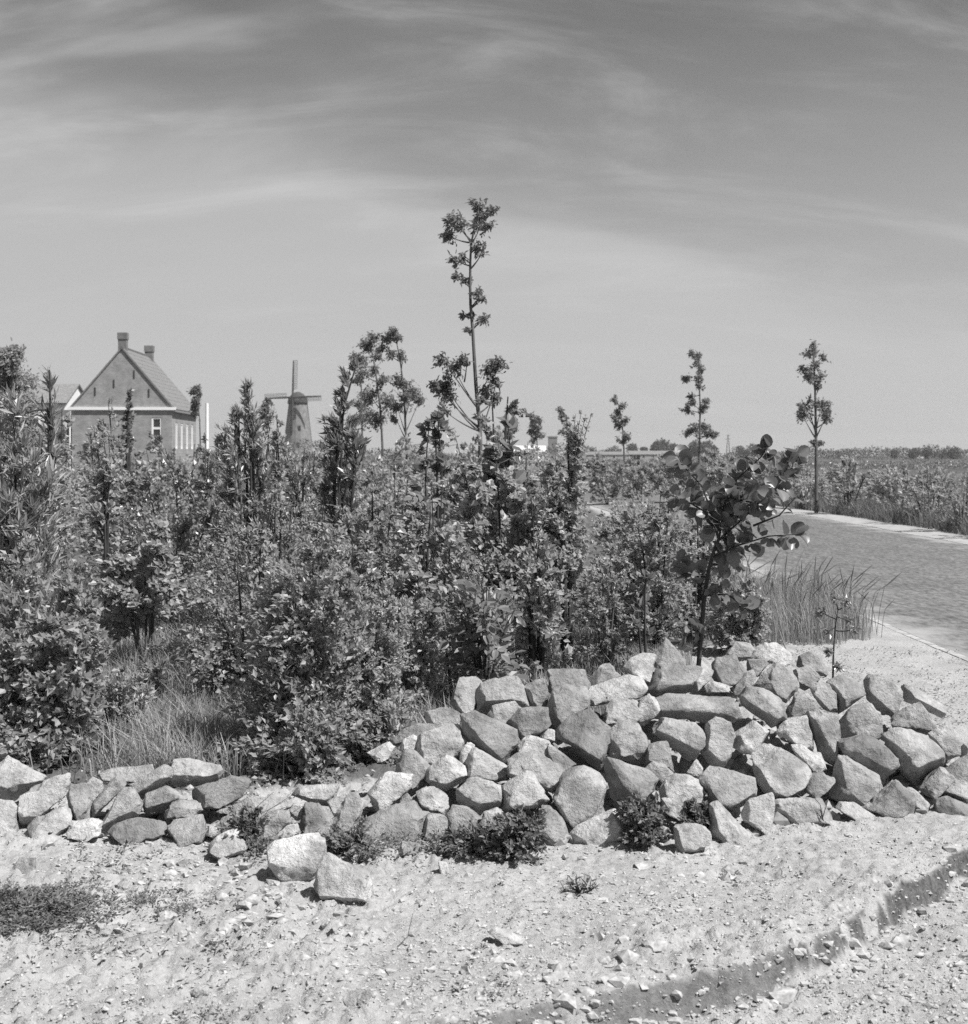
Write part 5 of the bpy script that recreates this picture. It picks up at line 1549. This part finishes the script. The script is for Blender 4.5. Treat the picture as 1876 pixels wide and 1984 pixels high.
def gable_house(name, label, cx, Y, w, d, ez, rz_, wallm, roofm, group=None, windows=2, chim=True, rz=0):
    th = thing(name, (cx, Y, 0), label, "house", group, rz)
    MB().box(-w / 2, w / 2, 0, d, 0, ez).add([(-w / 2, 0, ez), (w / 2, 0, ez), (w / 2, d / 2, rz_ - .05), (-w / 2, d / 2, rz_ - .05), (-w / 2, d, ez), (w / 2, d, ez)],
                                           [(0, 3, 4), (1, 5, 2)]).build("wall", wallm, th)
    rf = MB(); e = .25
    roof_face(rf, (-w / 2 - e, -e, ez - .1), (w / 2 + e, -e, ez - .1), (w / 2 + e, d / 2, rz_), (-w / 2 - e, d / 2, rz_))
    roof_face(rf, (w / 2 + e, d + e, ez - .1), (-w / 2 - e, d + e, ez - .1), (-w / 2 - e, d / 2, rz_), (w / 2 + e, d / 2, rz_))
    ro = rf.build("roof", roofm, th)
    if chim:
        MB().box(-w * .25 - .4, -w * .25 + .4, d / 2 - .35, d / 2 + .35, rz_ - .4, rz_ + 1.0).build("chimney", wallm, ro)
    for k in range(windows):
        x = -w / 2 + w * (k + .5) / windows
        f = MB().box(x - .55, x + .55, -.05, .03, ez * .35, ez * .8).build("window", M['white'], th)
        MB().box(x - .45, x + .45, -.07, -.052, ez * .38, ez * .77).build("pane", M['glass'], f)
    return th


pale = simple_mat("whitewashed_wall", .66, .9, .2, 1, .08)
far_wall = simple_mat("far_grey_wall", .34)
greyroof = tile_mat("pale_roof", .22)
gable_house("white_house", "whitewashed house with a white chimney behind the willow at far left", -47.0, 130, 12, 8, 6.6, 8.6, pale, greyroof)
gable_house("barn", "low white barn on the horizon between the ash sapling and the hawthorn", (1025 - HX) / FV * 300, 300, 7.5, 8, 2.3, 3.6, pale, pale, windows=3, chim=False)
gable_house("barn", "long low white building on the horizon left of the dark wood", (1180 - HX) / FV * 470, 470, 22, 9, 1.7, 2.7, far_wall, greyroof, windows=6, chim=False)
gable_house("barn", "long low white building below the dark wood on the horizon", (1275 - HX) / FV * 470, 470, 20, 9, 1.8, 3.0, far_wall, greyroof, windows=6, chim=False)
for q, (xv, wd, z, lb) in enumerate([(1640, 4.5, 3.0, "tiny white cottage on the horizon right of the roadside tree"), (1792, 6, 2.2, "tiny grey-roofed farm at the far right horizon"), (1118, 5, 3.6, "tiny house left of the bent roadside sapling")]):
    gable_house("far_house", lb, (xv - HX) / FV * 620, 620, wd * 1.2, 6, 2.6, z + 1.2, pale, greyroof, windows=2, chim=False)


def build_mill():
    Y = 400.0; s = Y / FV
    x0 = (577 - HX) * s
    th = thing("windmill", (x0, Y, 0), "tower windmill with four bare sails on the horizon", "windmill")
    capz = CH + (HY - 783) * s
    r0, r1 = 4.9, 2.75
    mb = MB()
    zs = np.linspace(0, capz, 9)
    mb.tube(np.stack([0 * zs, 0 * zs, zs], -1), np.linspace(r0, r1, 9), 16)
    body = mb.build("tower", simple_mat("mill_brick", .19, .9, .2, 1.2, .25), th)
    for z, a in ((4, -1.4), (9, -1.3), (12.5, -1.7)):
        rr = r0 + (r1 - r0) * z / capz
        MB().box(np.cos(a) * rr - .4, np.cos(a) * rr + .4, np.sin(a) * rr - .12, np.sin(a) * rr + .3, z, z + 1.3).build("window", M['glass'], th)
    cm = simple_mat("mill_cap_thatch", .07, .9, .1, 2, .3)
    cap = MB()
    prof = [(-.0, 3.0), (.9, 3.05), (2.0, 2.7), (3.1, 1.7), (3.7, .5)]
    cap.tube([(0, 0, capz + z) for z, _ in prof], [r for _, r in prof], 14)
    cap.build("cap", cm, th, True)
    hub = np.array([-.9, -3.4, capz + 1.9])
    an = math.radians(14)
    ux = np.array([math.cos(an), -math.sin(an) * 1.0, 0.03]); uz = np.array([.02, 0, 1.0])
    fr_ = np.array([-math.sin(an), -math.cos(an), 0])
    sm = simple_mat("sail_wood", .06, .8, .2)
    MB().tube([hub - fr_ * 3.0, hub + fr_ * .5], [.38, .34], 8).build("windshaft", sm, th)
    for k, (dr, sd) in enumerate(((uz, ux), (ux, -uz), (-uz, -ux), (-ux, uz))):
        ln = 11.0 if k in (0, 2) else 9.0
        p0, p1 = hub + fr_ * .3, hub + fr_ * .3 + dr * ln
        stock = MB().tube([p0, (p0 + p1) / 2, p1], [.32, .27, .18], 6).build("sail", sm, th)
        lat = MB()
        for t in np.linspace(.22, 1, 16):
            a = p0 + dr * ln * t
            lat.tube([a, a + sd * 1.3], [.045, .045], 4)
        for o in (.45, .9, 1.3):
            lat.tube([p0 + dr * ln * .22 + sd * o, p1 + sd * o], [.045, .045], 4)
        lat.build("sail_lattice", sm, stock)
    tp = MB()
    tail = np.array([4.2, 1.2, 4.5])
    tp.tube([(1.6, 1.5, capz + .6), tail], [.2, .16], 6)
    tp.build("tail_pole", sm, th)
    for a in ((2.7, .8, capz + .4), (-1.0, 2.6, capz + .3)):
        MB().tube([a, tail], [.1, .1], 5).build("brace", sm, th)


build_mill()
MB().tube([(0, 0, 0), (0, 0, 5.1)], [.14, .11], 8).build("white_post", M['white'], None, False, ((401 - HX) / FV * 92, 92, 0))
tag(bpy.data.objects["white_post"], "white post standing right of the brick house", "post")
tw = thing("tower", ((1071 - HX) / FV * 520, 520, 0), "distant square tower left of the slender hawthorn's top", "tower")
MB().box(-1.7, 1.7, -1.7, 1.7, 0, 8.4).build("shaft", simple_mat("tower_stone", .2), tw)
MB().box(-1.9, 1.9, -1.9, 1.9, 8.4, 8.9).build("parapet", simple_mat("tower_cornice", .18), tw)
py = thing("pylon", ((1411 - HX) / FV * 520, 520, 0), "thin lattice mast on the horizon right of the dark wood", "mast")
mb = MB()
for sx_, sy_ in ((-1, -1), (1, -1), (1, 1), (-1, 1)):
    mb.tube([(sx_ * .8, sy_ * .8, 0), (sx_ * .12, sy_ * .12, 9.5)], [.09, .06], 4)
mb.build("mast_frame", M['bark'], py)
mb = MB()
for z in np.arange(1, 9.4, 1.2):
    w = .8 - .68 * z / 9.5
    mb.box(-w, w, -w, -w + .08, z, z + .09)
for z, w in ((7.6, 1.1), (9.0, .8)):
    mb.box(-w, w, -.06, .06, z + .2, z + .33)
mb.build("cross_bars", M['bark'], py)


# far woods and hedges
def wood(name, label, x0, x1, Y, h0, h1, n, seed, ll, depth=20, mat='leaf_far'):
    r = np.random.default_rng(seed)
    if 'hedge' in name:
        px_ = r.uniform((x0 - HX) / FV * Y, (x1 - HX) / FV * Y, n)
        e = fbm(np.stack([px_ / (h1 * 1.6), 0 * px_ + seed, 0 * px_], -1), 4, seed, .6)
        H = h0 + (h1 - h0) * np.clip(.35 + .75 * e, -.3, 1.2)
        pos = np.stack([px_, Y + r.uniform(0, depth, n), H * r.uniform(0, 1, n) ** .7], -1)
    nt_ = max(4, int((x1 - x0) / FV * Y / (h1 * .26)))
    tx = np.sort(r.uniform((x0 - HX) / FV * Y, (x1 - HX) / FV * Y, nt_)); ty = Y + r.uniform(0, depth, nt_); thh = h0 * .7 + (h1 - h0 * .7) * r.uniform(0, 1, nt_) ** 1.3
    i = r.integers(0, nt_, n)
    d = unit(r.normal(0, 1, (n, 3))) * r.uniform(.25, 1, (n, 1)) ** .5
    if 'hedge' not in name:
      pos = np.stack([tx[i], ty[i], thh[i] * .55], -1) + d * np.stack([thh[i] * .36, thh[i] * .36, thh[i] * .46], -1)
    pos[:, 2] = np.maximum(pos[:, 2], .1)
    L_ = ll * r.uniform(.6, 1.3, n)
    V, F = leaf_geo(pos, r.normal(0, 1, (n, 3)), r.normal(0, .6, (n, 3)) + [0, 0, .7], L_, L_ * .7, 'fold')
    mb = [mesh_np(name, V, F, M[mat])]
    tag(link(name, mb[0]), label, "wood", kind="stuff")


wood("distant_woods", "dark wood on the horizon behind the low white buildings", 1225, 1395, 560, 6.5, 9, 9000, 1, .95)
wood("distant_woods", "scattered low trees on the horizon left of the wood", 1120, 1225, 560, 3.5, 6.0, 2500, 2, .8)
wood("distant_hedge", "hazy hedge and trees along the right horizon", 1390, 1900, 480, 1.8, 4.6, 9000, 3, .6)
wood("distant_trees", "taller clumps on the far right horizon", 1760, 1880, 430, 4.0, 5.5, 3000, 4, .6)
wood("distant_trees", "tree clump left of the roadside tree on the horizon", 1440, 1490, 460, 4.5, 6.2, 1600, 5, .6)
wood("distant_hedge", "low dark hedge across the field right of the road", 1400, 1960, 150, .35, .9, 9000, 6, .25, 14, 'leaf_dark')
wood("distant_hedge", "far hedge behind the thicket around the windmill's foot", -50, 1130, 330, 2.6, 5.2, 9000, 7, .5)
wood("distant_hedge", "low scrub in the field before the brick house", -60, 1120, 60, .8, 1.7, 14000, 8, .16, 22, 'leaf')

# ------------------------------------------------------------------ summer haze over the plain
hz = MB().box(-1900, 1900, -60, 2300, -1.6, 36).build("haze", None)
tag(hz, "thin summer haze over the plain", "haze", kind="stuff")
hm = bpy.data.materials.new("summer_haze"); hm.use_nodes = True
hm.node_tree.nodes.clear()
pv = hm.node_tree.nodes.new("ShaderNodeVolumePrincipled"); pv.inputs["Color"].default_value = g(.9); pv.inputs["Density"].default_value = .00028; pv.inputs["Anisotropy"].default_value = .2
om = hm.node_tree.nodes.new("ShaderNodeOutputMaterial"); hm.node_tree.links.new(pv.outputs[0], om.inputs["Volume"])
hz.data.materials.append(hm)
SC.cycles.volume_bounces = 0
